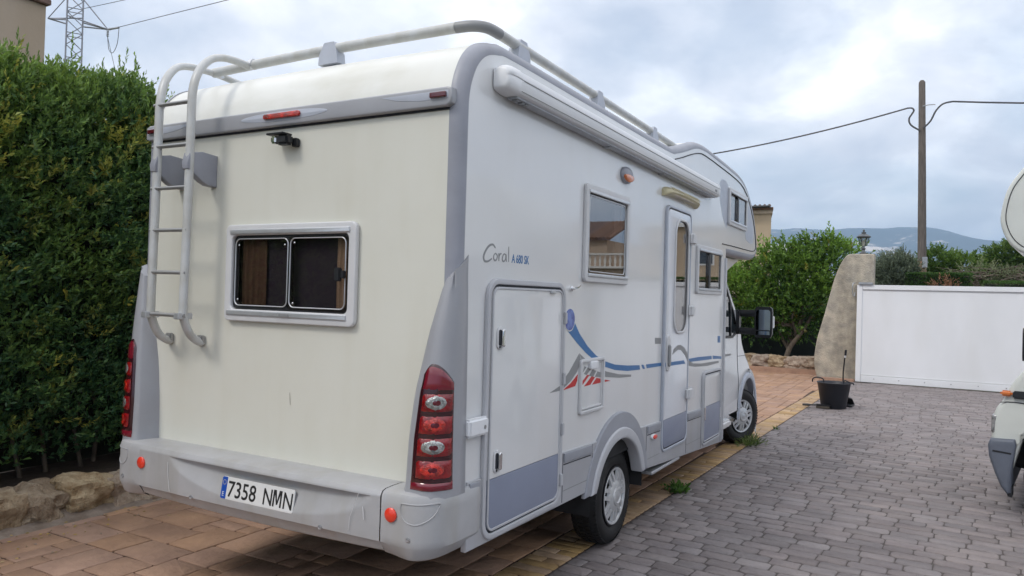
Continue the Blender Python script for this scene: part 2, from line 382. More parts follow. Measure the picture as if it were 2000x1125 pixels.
def px_of(p):
    d = Vector(p)-CAM; z = d.dot(_f)
    if z <= .05: return (1e6, 1e6)
    return (1000+_F*d.dot(_r)/z, 562.5-_F*d.dot(_u)/z)
def vnoise(x, y, z=0., s=1.): return noise.noise(Vector((x*s, y*s, z*s)))

# ================================================================== SETTING
# one sheet of ground to the horizon, a little below the paving
V, Fc = [], []
nx = 24
for i in range(nx+1):
    for j in range(nx+1):
        s = lambda k: math.copysign(abs((k/nx)*2-1)**3, (k/nx)*2-1)*9000
        V.append((s(i), s(j), -.06))
for i in range(nx):
    for j in range(nx): a = i*(nx+1)+j; Fc.append((a, a+nx+1, a+nx+2, a+1))
structure(put('ground', mesh_py(V, Fc), None, M['ground']))
BX = lambda y: .92+.022*y            # edge between border strip and grey driveway
SH = .022
def sheet(name, pts, z, m):
    o = put(name, mesh_py([(x, y, z) for x, y in pts], [tuple(range(len(pts)))]), None, m); return structure(o)
drive = sheet('grey_driveway', [(BX(-6), -6), (14, -6), (14, 16.75), (BX(16.75), 16.75)], -.0065, M['joint'])
strip = sheet('border_strip', [(BX(-6)-.29, -6), (BX(-6), -6), (BX(16.75), 16.75), (BX(16.75)-.29, 16.75)], -.008, M['joint2'])
path = sheet('terracotta_path', [(-2.75, -6), (BX(-6)-.29, -6), (BX(17.6)-.29, 17.6), (-3.2, 17.75)], -.009, M['joint2'])

def paver_mesh(w, h, n_corner=2, jit=.006, rad=.02, bev=.008, depth=.014, seed=0):
    """one stamped stone around the origin: uneven outline, rounded shoulder"""
    rd = random.Random(seed); out = rr(-w/2, -h/2, w/2, h/2, min(rad*rd.uniform(.6, 1.7), h*.45), n_corner)
    # uneven long sides
    pts = []
    for i, p in enumerate(out):
        q = out[(i+1) % len(out)]; pts.append(p)
        if math.dist(p, q) > .10:
            pts.append(((p[0]+q[0])/2+rd.uniform(-1, 1)*jit*.3, (p[1]+q[1])/2+rd.uniform(-1, 1)*jit))
    pts = [(x+rd.uniform(-1, 1)*jit*.6, y+rd.uniform(-1, 1)*jit*.6) for x, y in pts]
    n = len(pts); V = [(x, y, -depth) for x, y in pts] + [(x, y, -bev*.6) for x, y in pts]
    for x, y in pts:
        l = math.hypot(x, y); V.append((x-bev*x/l*(1.2), y-bev*y/l*1.2, rd.uniform(-.0012, .0012)))
    Fc = []
    for a in (0, 1):
        for k in range(n): Fc.append((a*n+k, a*n+(k+1) % n, (a+1)*n+(k+1) % n, (a+1)*n+k))
    Fc.append(tuple(2*n+k for k in range(n)))
    me = mesh_py(V, Fc); me.polygons.foreach_set('use_smooth', [True]*len(me.polygons)); me.set_sharp_from_angle(angle=radians(60))
    return me
def lay(cells, name, parent, m_obj, m_rest, classes, rest_name, limit=298):
    """cells: (x, y, w, h, rot). classes maps a size key to mesh variants"""
    vis = []
    for c in cells:
        p = px_of((c[0], c[1], 0)); d = (Vector((c[0], c[1], 0))-CAM).length
        inside = -60 < p[0] < 2060 and p[1] < 1190
        vis.append((0 if inside else 1, d, c))
    vis.sort(key=lambda t: (t[0], t[1]))
    objs = vis[:limit]; rest = vis[limit:]
    cache = {}
    def variants(w, h):
        k = (round(w*100), round(h*200))
        if k not in cache:
            cache[k] = [paver_mesh(k[0]/100-classes.get('gap', .008), k[1]/200-classes.get('gapy', .008), seed=hash(k) % 997+s, rad=classes['rad'], jit=classes['jit'], bev=classes['bev']) for s in range(classes['n'])]
            for me in cache[k]: me.materials.append(m_obj)
        return cache[k]
    for _, _, (x, y, w, h, ro) in objs:
        o = bpy.data.objects.new(name, random.choice(variants(w, h))); COL.objects.link(o); o.parent = parent
        o.location = (x, y, random.uniform(-.001, .0015)); o.rotation_euler = (0, 0, ro+random.choice((0, pi)))
    vs, fs, b = [], [], 0
    for _, _, (x, y, w, h, ro) in rest:
        me = random.choice(variants(w, h)); c, s = cos(ro), sin(ro); dz = random.uniform(-.001, .0015)
        for v in me.vertices: vs.append((x+v.co.x*c-v.co.y*s, y+v.co.x*s+v.co.y*c, v.co.z+dz))
        for p in me.polygons: fs.append(tuple(i+b for i in p.vertices))
        b += len(me.vertices)
    if vs:
        o = put(rest_name, mesh_py(vs, fs), parent, m_rest, 60); stuff(o)
# grey stamped bricks, rows across the drive, ends meeting the border strip
cells = []; y = -2.0; row = 0; DR = -.055
while y < 17.4:
    h = .14; x = BX(y)+.006 - random.uniform(0, .2)
    while x < 8.2:
        w = random.choice((.20, .23, .23, .25, .27)); x1 = x+w
        a = max(x, BX(y)+.006); yc = y+DR*((a+x1)/2-1)+.003*sin((a+x1)*.9+row*.7)
        if x1-a > .06 and yc < 16.58 and (x1 < 5.6 or y > 2): cells.append(((a+x1)/2, yc, round((x1-a)*100)/100, h, math.atan(DR)+random.uniform(-.004, .004)))
        x = x1
    y += h; row += 1
lay(cells, 'brick', drive, M['brick'], M['brick_s'], dict(n=9, rad=.020, jit=.005, bev=.006, gap=.009, gapy=.013), 'distant_bricks')
# yellow border bricks laid across the strip
cells = []; y = -2.0
while y < 16.6:
    if random.random() < .7: cells.append((BX(y)-.145, y, .28, .10, -SH))
    else: cells += [(BX(y)-.215, y, .14, .10, -SH), (BX(y)-.075, y, .14, .10, -SH)]
    y += .10
cells = [c for c in cells if c[1] < 16.6]
lay(cells, 'border_brick', strip, M['ybrick'], M['ybrick'], dict(n=4, rad=.012, jit=.003, bev=.007), 'distant_border_bricks')
# terracotta slabs: random ashlar on a 0.16 m grid
G = .15; gx0 = -2.72; W_, H_ = 26, 134; occ = [[False]*H_ for _ in range(W_)]; cells = []
for j in range(H_):
    for i in range(W_):
        if occ[i][j]: continue
        opts = [(2, 2), (2, 1), (1, 2), (3, 2), (2, 3), (3, 1), (1, 1)]; random.shuffle(opts)
        wts = sorted(opts, key=lambda o: random.random()-.25*(o[0]*o[1] in (4, 6)))
        for (a, b_) in wts:
            if i+a <= W_ and j+b_ <= H_ and not any(occ[i+p][j+q] for p in range(a) for q in range(b_)):
                for p in range(a):
                    for q in range(b_): occ[i+p][j+q] = True
                x0, y0 = gx0+i*G, -2.2+j*G; x1, y1 = x0+a*G, y0+b_*G
                lim = BX((y0+y1)/2)-.295
                if x0 < lim-.05:
                    x1 = min(x1, lim)
                    cells.append(((x0+x1)/2, (y0+y1)/2, x1-x0, y1-y0, random.uniform(-.008, .008)))
                break
lay(cells, 'paving_slab', path, M['slab'], M['slab_s'], dict(n=3, rad=.012, jit=.006, bev=.007), 'distant_slabs')

# ------------------------------------------------------------------ boulders
def boulder_mesh(sx, sy, sz, seed):
    bm = bmesh.new(); bmesh.ops.create_cube(bm, size=1)
    bmesh.ops.subdivide_edges(bm, edges=bm.edges[:], cuts=11, use_grid_fill=True)
    rd = random.Random(seed); off = Vector((rd.uniform(0, 50), rd.uniform(0, 50), rd.uniform(0, 50)))
    for v in bm.verts:
        c = v.co*2; l = max(abs(c.x), abs(c.y), abs(c.z)); s = c.normalized()
        p = (c*.62+s*.48)*.5
        n = noise.noise(p*2.2+off)*.26+noise.noise(p*5+off)*.13+noise.noise(p*11+off)*.06+noise.noise(p*26+off)*.028
        p = p*(1+n*1.2)
        v.co = Vector((p.x*sx, p.y*sy, p.z*sz))
    me = bpy.data.meshes.new('m'); bm.to_mesh(me); bm.free()
    me.polygons.foreach_set('use_smooth', [True]*len(me.polygons)); me.set_sharp_from_angle(angle=radians(32)); me.materials.append(M['stone'])
    return me
bor = thing('stone_border', 'low border of rough tan boulders along the foot of the tall hedge', 'stone border', (-2.8, 1, 0))
y = -2.2; k = 0
while y < 13:
    w = [.36, .42, .40, .46, .44, .40][k % 6]*random.uniform(.9, 1.1); hh = random.uniform(.21, .27)
    o = bpy.data.objects.new('boulder', boulder_mesh(.40, w*1.12, hh*1.3, 40+k)); COL.objects.link(o); o.parent = bor
    o.location = (-2.80+random.uniform(-.03, .03)+2.8, y+w/2-1, hh*.36); o.rotation_euler = (random.uniform(-.08, .08), random.uniform(-.1, .1), random.uniform(-.15, .15))
    y += w*.97; k += 1
V = []; Fc = []
for j in range(90):
    yy = -2.6+j*.18
    for i, (x, z) in enumerate([(-2.49, -.004), (-2.56, .016), (-2.64, .05), (-2.74, .09), (-2.9, .12)]): V.append((x+(.03*vnoise(yy*3, 2) if i < 2 else 0), yy, z+(.012*vnoise(yy*5, i*3.3) if i else 0)))
for j in range(89):
    for i in range(4): Fc.append((j*5+i+1, j*5+i, (j+1)*5+i, (j+1)*5+i+1))
put('mortar_strip', mesh_py(V, Fc), bor, mat('mortar', (.27, .22, .18), .95, col2=(.16, .12, .09), vscale=7, bump=.6, bscale=30), 60)
# mortar and soil behind the boulders
V = []; Fc = []
for j in range(60):
    yy = -3+j*.32
    for i, (x, z) in enumerate([(-2.68, -.02), (-2.76, .14), (-3.0, .17), (-3.6, .20), (-5.5, .15), (-5.6, -.1)]):
        V.append((x+.03*vnoise(yy*2, i), yy, z+.03*vnoise(yy*3, i*3.3)))
for j in range(59):
    for i in range(5): Fc.append((j*6+i, j*6+i+1, (j+1)*6+i+1, (j+1)*6+i))
structure(put('planting_bed', mesh_py(V, Fc), None, M['soil'], 60))

# back wall under the trees beyond the path
bw = thing('low_stone_wall', 'low stone edging on a terracotta step behind the front wheel', 'stone wall', (-1.2, 17.9, 0))
box('brick_step', (-5.2, 17.72, -.05), (.62, 18.5, .13), M['slab'], bw, .02)
x = -5.1; k = 0
while x < .5:
    w = random.uniform(.36, .52)
    if x+w > .66: w = .66-x
    o = bpy.data.objects.new('boulder', boulder_mesh(w*1.13, .42, .31+random.uniform(-.04, .05), 90+k)); COL.objects.link(o); o.parent = bw
    o.location = (x+w/2+1.2, 18.02-17.9, .27); o.rotation_euler = (0, random.uniform(-.06, .06), random.uniform(-.1, .1)); x += w; k += 1
# soil bank behind it and garden beyond
structure(put('garden_soil', mesh_py([(-9, 18.1, .25), (.7, 18.1, .25), (.9, 24, .2), (-9, 24, .2)], [(0, 1, 2, 3)]), None, M['soil']))

# ------------------------------------------------------------------ foliage tools
def leaf_arrays(P, D, Ln, Wd, Cc):
    """one folded quad per leaf"""
    n = len(P); rnd = rng.normal(size=(n, 3)); S = np.cross(D, rnd); S /= np.linalg.norm(S, axis=1)[:, None]+1e-9
    Nn = np.cross(D, S)
    mid = P+D*(Ln*.5)[:, None]
    A = P; B = mid+S*Wd[:, None]+Nn*(Wd*.45)[:, None]; C_ = P+D*Ln[:, None]-Nn*(Ln*.10)[:, None]; E_ = mid-S*Wd[:, None]+Nn*(Wd*.45)[:, None]
    V = np.stack([A, B, C_, E_], 1).reshape(-1, 3); Fq = np.arange(4*n).reshape(-1, 4); return V, Fq, np.repeat(Cc, 4, 0)
def shoots(Q, A, nleaf, length, leafl, leafw, colfun, spread=.75):
    """leafy shoots: Q bases, A axes"""
    n = len(Q); t = np.tile(np.linspace(.12, 1, nleaf), (n, 1)); 
    base = np.repeat(Q, nleaf, 0); ax = np.repeat(A, nleaf, 0); tt = t.ravel(); ln = np.repeat(length, nleaf)
    rnd = rng.normal(size=(n*nleaf, 3)); rad = rnd-ax*np.sum(rnd*ax, 1)[:, None]; rad /= np.linalg.norm(rad, axis=1)[:, None]+1e-9
    P = base+ax*(tt*ln)[:, None]
    sp = (spread*(1.15-.75*tt))[:, None]; D = ax+rad*sp*1.3+rng.normal(size=P.shape)*.12; D /= np.linalg.norm(D, axis=1)[:, None]
    Ll = leafl*rng.uniform(.65, 1.15, len(P))*(1.1-.35*tt); Ww = leafw*Ll/leafl*rng.uniform(.8, 1.2, len(P))
    Cc = colfun(np.repeat(np.arange(n), nleaf), tt)
    return leaf_arrays(P, D, Ll, Ww, Cc)
def wavy(a, b, c, s): return (np.sin(a*s*1.3+1.1*np.sin(b*s*.9))+np.sin(b*s*1.1+c*s*.7+1.7)+np.sin((a+c)*s*2.3+b*s*1.9))/3
def foliage(name, parts, parent, m):
    V = np.concatenate([p[0] for p in parts]); C_ = np.concatenate([p[2] for p in parts]); F_ = []; b = 0
    for p in parts: F_.append(p[1]+b); b += len(p[0])
    o = put(name, fast_quads(V, np.concatenate(F_), C_), parent, m); return o

# ------------------------------------------------------------------ tall hedge on the left
hedge = thing('tall_hedge', 'tall dense evergreen hedge with yellowing tips left of the motorhome', 'hedge', (-3.5, 2, 0))
def hedge_x(y, z): return -3.02+.11*wavy(y, z, 0*y, 2.3)+.06*wavy(y, z, 0*y+3, 6.1)-.20*np.clip((.75-z)/.75, 0, 1)**1.3-.35*np.clip((z-2.9)/.8, 0, 1)**2
def hedge_top(y): return 3.44-.12*np.clip((.9-y)/.9, 0, 1)+.07*np.sin(y*2.2)+.06*np.sin(y*5.3+1)+.05*np.sin(y*11.0)
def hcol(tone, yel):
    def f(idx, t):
        n = len(idx); base = np.array([.050, .125, .055]); fresh_lit = np.array([.25, .37, .065]); gold = np.array([.62, .55, .10])
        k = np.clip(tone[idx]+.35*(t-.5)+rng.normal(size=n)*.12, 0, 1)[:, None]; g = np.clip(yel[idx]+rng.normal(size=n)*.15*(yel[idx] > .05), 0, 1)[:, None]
        c = base*(1-k)+fresh_lit*k; c = c*(1-g)+gold*g
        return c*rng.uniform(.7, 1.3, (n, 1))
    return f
parts = []
def hedge_zone(y0, y1, count, nleaf, ll, lw, deep):
    y = rng.uniform(y0, y1, count); z = .30+rng.uniform(0, 1, count)**.85*3.3; z = np.minimum(z, hedge_top(y)); d = rng.uniform(0, deep, count)
    thin = rng.uniform(0, 1, count) < np.clip(.55+z/.7, 0, 1); y, z, d = y[thin], z[thin], d[thin]; n = len(y)
    x = hedge_x(y, z)-d
    A = np.stack([rng.uniform(.35, 1.0, n), rng.normal(size=n)*.5, rng.uniform(.15, 1.1, n)], 1)
    A[:, 2] += np.clip((z-2.9)*1.2, 0, 1.2); A /= np.linalg.norm(A, axis=1)[:, None]
    tone = np.clip(.12+.55*np.clip((z-2.3)/1.1, 0, 1)+.34*wavy(y, z, x, 2.7), 0, 1)  # paler towards the top: fresh growth plus light painted into the leaf colour
    yel = np.zeros(n)
    for (cy, cz, cr, ca) in [(1.02, 3.05, .17, .8), (1.28, 3.1, .16, .8), (.83, 2.72, .13, .6), (.72, 2.5, .12, .55), (.45, 2.62, .10, .5), (.10, 2.9, .16, .55), (.1, 2.62, .18, .5), (.28, 2.55, .13, .5), (.62, 2.35, .09, .6), (1.12, 1.95, .1, .5), (.35, 2.2, .12, .35), (.75, 2.05, .1, .4), (.9, 1.4, .12, .3), (.4, 1.35, .1, .35), (1.0, 2.86, .12, .5), (.65, 1.1, .09, .4), (.33, .62, .1, .35), (.6, .85, .12, .3), (1.35, 2.3, .12, .4), (.05, 1.9, .14, .3), (2.4, 2.9, .3, .5), (4.3, 3.2, .3, .5)]:
        yel = np.maximum(yel, ca*np.clip(1.2-np.hypot(y-cy, z-cz)/cr, 0, 1)*(rng.uniform(0, 1, n) < .7)*(d < .18))
    yel = np.maximum(yel, (rng.uniform(0, 1, n) < .012)*.6*(d < .1))
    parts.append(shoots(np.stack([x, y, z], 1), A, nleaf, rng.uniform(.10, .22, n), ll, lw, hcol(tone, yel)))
hedge_zone(-1.4, 2.3, 10500, 11, .060, .0112, .45)
hedge_zone(2.3, 14, 5200, 10, .10, .017, .35)
hedge_zone(-5, -1.4, 2600, 10, .10, .017, .35)
# crown of the hedge, with a few long shoots standing above it
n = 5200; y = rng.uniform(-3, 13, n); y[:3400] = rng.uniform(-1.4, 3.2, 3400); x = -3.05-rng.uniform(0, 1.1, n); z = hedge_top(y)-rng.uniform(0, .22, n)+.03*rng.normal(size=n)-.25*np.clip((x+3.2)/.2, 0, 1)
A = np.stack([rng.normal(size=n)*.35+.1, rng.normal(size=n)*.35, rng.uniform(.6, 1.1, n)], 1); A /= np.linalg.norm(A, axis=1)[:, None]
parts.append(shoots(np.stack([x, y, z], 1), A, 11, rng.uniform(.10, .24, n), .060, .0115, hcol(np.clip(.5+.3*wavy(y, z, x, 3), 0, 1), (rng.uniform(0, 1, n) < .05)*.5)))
n = 60; y = rng.uniform(-1, 3.4, n); x = -3.15-rng.uniform(0, .5, n); z = hedge_top(y)-.05
A = np.stack([rng.normal(size=n)*.13, rng.normal(size=n)*.13, np.ones(n)], 1); A /= np.linalg.norm(A, axis=1)[:, None]
parts.append(shoots(np.stack([x, y, z], 1), A, 20, rng.uniform(.16, .42, n), .06, .010, hcol(np.full(n, .5), (rng.uniform(0, 1, n) < .15)*.4), .45))
stuff(foliage('leaves', parts, hedge, M['leaf']))
# added dark sheet inside the hedge to block light, then the stems
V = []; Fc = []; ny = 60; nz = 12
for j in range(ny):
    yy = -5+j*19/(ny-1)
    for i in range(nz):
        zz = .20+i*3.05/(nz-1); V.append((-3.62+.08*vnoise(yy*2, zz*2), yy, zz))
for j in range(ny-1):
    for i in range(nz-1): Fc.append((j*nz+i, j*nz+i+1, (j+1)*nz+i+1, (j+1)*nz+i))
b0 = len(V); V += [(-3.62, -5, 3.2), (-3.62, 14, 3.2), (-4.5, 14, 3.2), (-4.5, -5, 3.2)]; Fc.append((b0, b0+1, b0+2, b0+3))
M['hedge_core'] = mat('hedge_core_shade', (.018, .022, .012), .95, var=.6, vscale=25)  # near-black colour standing in for the shaded inside of a hedge
put('dark_core', mesh_py(V, Fc), hedge, M['hedge_core'])
g = []
for k in range(46):
    yy = -2+k*.2+random.uniform(-.08, .08); xx = -3.3-random.uniform(0, .25)
    g.append(tube_geo([(xx, yy, .1), (xx+random.uniform(-.05, .08), yy+random.uniform(-.1, .1), .6), (xx+random.uniform(-.1, .15), yy+random.uniform(-.25, .25), 1.3)], [.022, .016, .008], 6))
put('stem', mesh_py(*join_geo(g)), hedge, M['bark'], 60)

# ------------------------------------------------------------------ trees and shrubs
def tree(name, label, cat, base, blobs, nshoot, nleaf, ll, lw, base_c, fresh_c, trunk=None, branches=(), group=None, shoot_len=(.2, .4), m='leaf', up=.5, gold=0., seedtone=1.4, core=True):
    t = thing(name, label, cat, base, group); vol = np.array([b[3]*b[4]*b[5] for b in blobs])**.67; pr = vol/vol.sum()
    idx = rng.choice(len(blobs), nshoot, p=pr); Bc = np.array(blobs)[idx]
    d = rng.normal(size=(nshoot, 3)); d /= np.linalg.norm(d, axis=1)[:, None]
    r_ = rng.uniform(.45, 1.0, nshoot)**.6
    bump = 1+.36*wavy(d[:, 0]*2+Bc[:, 0], d[:, 1]*2+Bc[:, 1], d[:, 2]*2, 2.3)
    Q = Bc[:, :3]+d*Bc[:, 3:6]*(r_*bump)[:, None]
    A = d+np.array([0, 0, up])+rng.normal(size=d.shape)*.35; A /= np.linalg.norm(A, axis=1)[:, None]
    tone = np.clip(.35+.35*wavy(Q[:, 0], Q[:, 1], Q[:, 2], seedtone)+.25*d[:, 2], 0, 1)
    gd = (rng.uniform(0, 1, nshoot) < gold)*.6
    def cf(i, tt):
        k = np.clip(tone[i]+.3*(tt-.5)+rng.normal(size=len(i))*.15, 0, 1)[:, None]; c = np.array(base_c)*(1-k)+np.array(fresh_c)*k
        g_ = gd[i][:, None]; c = c*(1-g_)+np.array([.30, .24, .04])*g_
        return c*rng.uniform(.7, 1.3, (len(i), 1))
    ps = [shoots(Q, A, nleaf, rng.uniform(*shoot_len, nshoot), ll, lw, cf)]
    o = foliage('crown', ps, t, M[m])
    g = []
    if trunk: g.append(tube_geo(smoothpath([p[:3] for p in trunk], 4), list(np.interp(np.linspace(0, 1, 4*(len(trunk)-1)+1), np.linspace(0, 1, len(trunk)), [p[3] for p in trunk])), 8))
    for br in branches: g.append(tube_geo(smoothpath([p[:3] for p in br], 3), list(np.interp(np.linspace(0, 1, 3*(len(br)-1)+1), np.linspace(0, 1, len(br)), [p[3] for p in br])), 6))
    if g: put('trunk', mesh_py(*join_geo(g)), t, M['bark'], 60)
    return t
# citrus behind the low wall, leaning trunk
bl = [(-1.6, 19.0, 1.9, .95, .8, .85), (-.9, 18.9, 2.5, .7, .6, .55), (-.35, 18.8, 2.35, .75, .6, .7), (.35, 18.9, 2.7, .62, .6, .62), (.75, 19.1, 3.05, .55, .5, .42), (-.1, 19.0, 2.95, .5, .5, .4), (-1.0, 18.6, 1.45, .8, .6, .6), (-.2, 18.5, 1.6, .65, .5, .6), (.3, 18.6, 1.9, .5, .5, .55), (-2.6, 19.2, 2.2, 1.0, .9, .9), (-3.6, 19.4, 2.0, 1., .9, 1.), (-.85, 18.9, 3.05, .28, .3, .32), (.05, 18.9, 3.25, .25, .3, .25)]
br = []
for k in range(11):
    a = bl[k]; br.append([(-.35+.1*k*.3, 18.55, .55+.06*k, .05), ((-.35+a[0])/2, (18.55+a[1])/2, (1.0+a[2])/2+.1, .035), (a[0], a[1], a[2]+.25, .012)])
bl += [(-1.25, 18.9, 3.0, .22, .2, .32), (.55, 19, 3.42, .22, .2, .22), (-.5, 18.9, 3.2, .16, .2, .28)]
tree('citrus_tree', 'broad leafy citrus tree with leaning trunk beside the sloping pillar', 'tree', (-.35, 18.5, .2), bl, 4100, 9, .125, .030, (.022, .07, .012), (.24, .40, .065),
     [(-.42, 18.3, .15, .075), (-.28, 18.32, .65, .065), (.02, 18.4, 1.1, .05), (.3, 18.6, 1.7, .03)], br, gold=.03)
wf = thing('windbreak_fence', 'dark green windbreak fence behind the stems of the citrus tree', 'fence', (-3, 20.3, 0))
box('screen', (-9, 20.30, .1), (.9, 20.33, 1.75), mat('dark_screen', (.018, .026, .022), .8, var=.4, vscale=4), wf)
for k in range(6): tube('post', [(-8.9+k*1.95, 20.36, 0), (-8.9+k*1.95, 20.36, 1.85)], .03, M['steel'], wf, 8)
# white house seen over it is further on; more garden beyond the gate
tree('olive_tree', 'grey-green olive tree behind the gate beside the lantern pillar', 'tree', (1.75, 28, 0), [(1.75, 28, 2.9, .75, .7, .75), (1.35, 28.2, 2.75, .5, .5, .6), (2.15, 28, 2.95, .45, .5, .5), (1.8, 28, 3.3, .45, .5, .4)], 1700, 12, .10, .016, (.09, .12, .075), (.21, .25, .17),
     [(1.8, 28, 0, .14), (1.75, 28, 1.2, .12), (1.7, 28, 2.2, .08)], [[(1.75, 28, 1.2, .06), (1.5, 28, 2.2, .03), (1.3, 28, 2.9, .01)], [(1.75, 28, 1.5, .06), (2.1, 28, 2.5, .03), (2.2, 28, 3.1, .01)]], m='leafd')
def clipped(name, label, x0, x1, y0, z1, n, ll=.05, fc=(.10, .19, .04)):
    t = thing(name, label, 'hedge', ((x0+x1)/2, y0+.4, 0))
    x = rng.uniform(x0, x1, n); z = rng.uniform(.1, z1, n); y = np.full(n, y0)+rng.uniform(0, .1, n); tp = rng.uniform(0, 1, n) < .35; z[tp] = z1-.03; y[tp] = y0+rng.uniform(0, .9, tp.sum())
    A = np.stack([rng.normal(size=n)*.4, np.where(tp, 0, -.8), np.where(tp, 1., .4)+rng.uniform(0, .3, n)], 1); A /= np.linalg.norm(A, axis=1)[:, None]
    tone = np.clip(.4+.3*wavy(x, z, y, 4)+.2*tp, 0, 1)
    o = foliage('leaves', [shoots(np.stack([x, y, z], 1), A, 8, np.full(n, .09), ll, .012, lambda i, tt: (np.array([.025, .07, .018])*(1-tone[i][:, None])+np.array(fc)*tone[i][:, None])*rng.uniform(.7, 1.3, (len(i), 1)))], t, M['leaf']); stuff(o)
    box('dark_core', (x0+.05, y0+.06, 0), (x1-.05, y0+.85, z1-.06), M['hedge_core'], t)  # solid dark block filling the hedge behind its leaves
clipped('clipped_hedge', 'square clipped conifer hedge just behind the gate at the wooden pole', 2.15, 4.15, 27.2, 2.98, 5200)
clipped('low_clipped_hedge', 'long low clipped hedge at the far right behind the white gate', 4.5, 12, 27.0, 2.72, 5200)
tree('flowering_shrub', 'small shrub with rust red leaves in front of the clipped hedge', 'shrub', (3.2, 26.6, 0), [(3.25, 26.6, 2.42, .24, .3, .30), (3.5, 26.6, 2.35, .2, .3, .28)], 120, 8, .07, .018, (.12, .06, .03), (.34, .17, .10), [(3.2, 26.6, 0, .06), (3.2, 26.6, 2.2, .03)])
gd = 'orchard trees beyond the gate'
tree('orchard_tree', 'bright green citrus tree just right of the wooden pole', 'tree', (3.6, 36, 0), [(3.1, 36, 3.6, .8, .8, .75), (4.1, 36, 3.5, .8, .8, .6), (2.6, 36, 3.2, .6, .6, .6)], 1300, 9, .15, .035, (.05, .11, .02), (.17, .27, .05), [(3.5, 36, 0, .12), (3.5, 36, 3, .06)], group=gd)
tree('orchard_tree', 'tallest bushy green tree above the gate, midway between pole and right edge', 'tree', (6.2, 40, 0), [(6.0, 40, 4.1, 1.0, .9, .8), (6.4, 40, 4.6, .6, .6, .6), (5.3, 40, 3.7, .9, .8, .6), (7.0, 40, 3.6, .9, .8, .7)], 2000, 9, .15, .035, (.05, .11, .02), (.19, .28, .06), [(6.2, 40, 0, .12), (6.2, 40, 3.5, .06)], group=gd)
tree('orchard_tree', 'loose sparse green tree near the right edge above the gate', 'tree', (8.6, 40, 0), [(8.4, 40, 3.3, .8, .9, .6), (9.4, 40, 2.9, .9, .8, .6), (10.6, 41, 3.0, 1, .9, .6)], 1300, 9, .14, .03, (.055, .10, .03), (.20, .27, .09), [(8.6, 40, 0, .12), (8.7, 40, 3.3, .06)], group=gd)
tree('pruned_fig', 'pale half bare tree with tangled thin branches above the low hedge', 'tree', (4.9, 31, 0), [(4.6, 31, 3.1, 1.0, .6, .35), (5.8, 31, 3.05, .9, .6, .3)], 420, 7, .09, .02, (.11, .13, .07), (.24, .27, .14), [(5, 31, 0, .1), (5, 31, 2.6, .07)],
     [[(5, 31, 2.2, .05), (5+random.uniform(-1.6, 1.7), 31+random.uniform(-.5, .5), 2.9+random.uniform(-.1, .3), .03), (5+random.uniform(-2, 2.2), 31, 3.15+random.uniform(-.2, .4), .008)] for _ in range(26)], m='leafd')
# distant belts of greenery, one mass
def belt(name, x0, x1, y0, zmin, zmax, n, ll):
    x = rng.uniform(x0, x1, n); y = y0+rng.uniform(0, 10, n); z = rng.uniform(0, 1, n)**.7*(zmin+(zmax-zmin)*(.5+.5*wavy(x*.4, y*.3, x*0, 1.3)))
    A = rng.normal(size=(n, 3)); A[:, 2] = abs(A[:, 2])+.3; A /= np.linalg.norm(A, axis=1)[:, None]; tone = np.clip(.5+.5*wavy(x, y, z, .6), 0, 1)
    o = foliage(name, [shoots(np.stack([x, y, z], 1), A, 8, np.full(n, ll*2), ll, ll*.3, lambda i, tt: (np.array([.04, .08, .03])*(1-tone[i][:, None])+np.array([.15, .20, .08])*tone[i][:, None])*rng.uniform(.7, 1.3, (len(i), 1)))], None, M['leafd'])
    stuff(o)
belt('distant_orchard', -25, 30, 55, 2.2, 4.2, 5200, .35)
belt('far_woodland', -70, 90, 110, 3.0, 6.2, 6000, .8)
# a pale flat shed roof among them
sh = thing('garden_shed', 'long flat grey roofed shed just above the low hedge at right', 'shed', (9.5, 33, 0))
box('wall', (6.4, 31.6, 0), (13.5, 34.4, 2.62), M['render_'], sh); box('roof', (6.2, 31.4, 2.625), (13.7, 34.6, 2.72), M['awnd'], sh, .02)

# ------------------------------------------------------------------ mountains and air
def ridge(a):      # a = azimuth tangent x/y seen from the camera, returns crest height at 5.6 km
    xs = [-3, -1.2, -.6, -.35, -.20, -.15, -.10, -.07, -.05, -.017, .01, .035, .058, .085, .16, .3, .6, 1.5]
    ys = [300, 420, 520, 560, 545, 555, 520, 500, 502, 532, 520, 488, 474, 458, 425, 360, 300, 240]
    return float(np.interp(a, xs, ys))
na, nr = 260, 34; V = []; Fc = []
for i in range(na+1):
    an = -1.15+2.0*i/na; a = math.tan(an)
    for j in range(nr+1):
        t = j/nr; R_ = 3300+3600*t; x = CAM.x+R_*sin(an)/max(cos(an*.5), .5); y = CAM.y+R_*cos(an)/max(cos(an*.5), .5)
        prof = math.exp(-((t-.66)/.30)**2)
        h = ridge(a)*1.00*prof*(1+.10*vnoise(x*.0016, y*.0016, 2))+ (70*abs(vnoise(x*.0011, y*.0011, 5))+34*vnoise(x*.0035, y*.0035, 1)+15*vnoise(x*.009, y*.009, 3))*min(1, t*3)*(1.15-.6*prof)
        V.append((x, y, h*min(1, t*4)-8))
for i in range(na):
    for j in range(nr): q = i*(nr+1)+j; Fc.append((q, q+1, q+nr+2, q+nr+1))
structure(put('mountains', mesh_py(V, Fc), None, M['mount'], 180))
hz = bpy.data.materials.new('air'); hz.use_nodes = True; t = hz.node_tree; t.nodes.clear()
o_ = t.nodes.new('ShaderNodeOutputMaterial'); pv = t.nodes.new('ShaderNodeVolumePrincipled')
pv.inputs['Color'].default_value = (.50, .72, 1, 1); pv.inputs['Density'].default_value = .00021; pv.inputs['Anisotropy'].default_value = .1
t.links.new(pv.outputs[0], o_.inputs['Volume'])
haze = box('haze', (-9500, -9500, -40), (9500, 9500, 760), hz); stuff(haze)

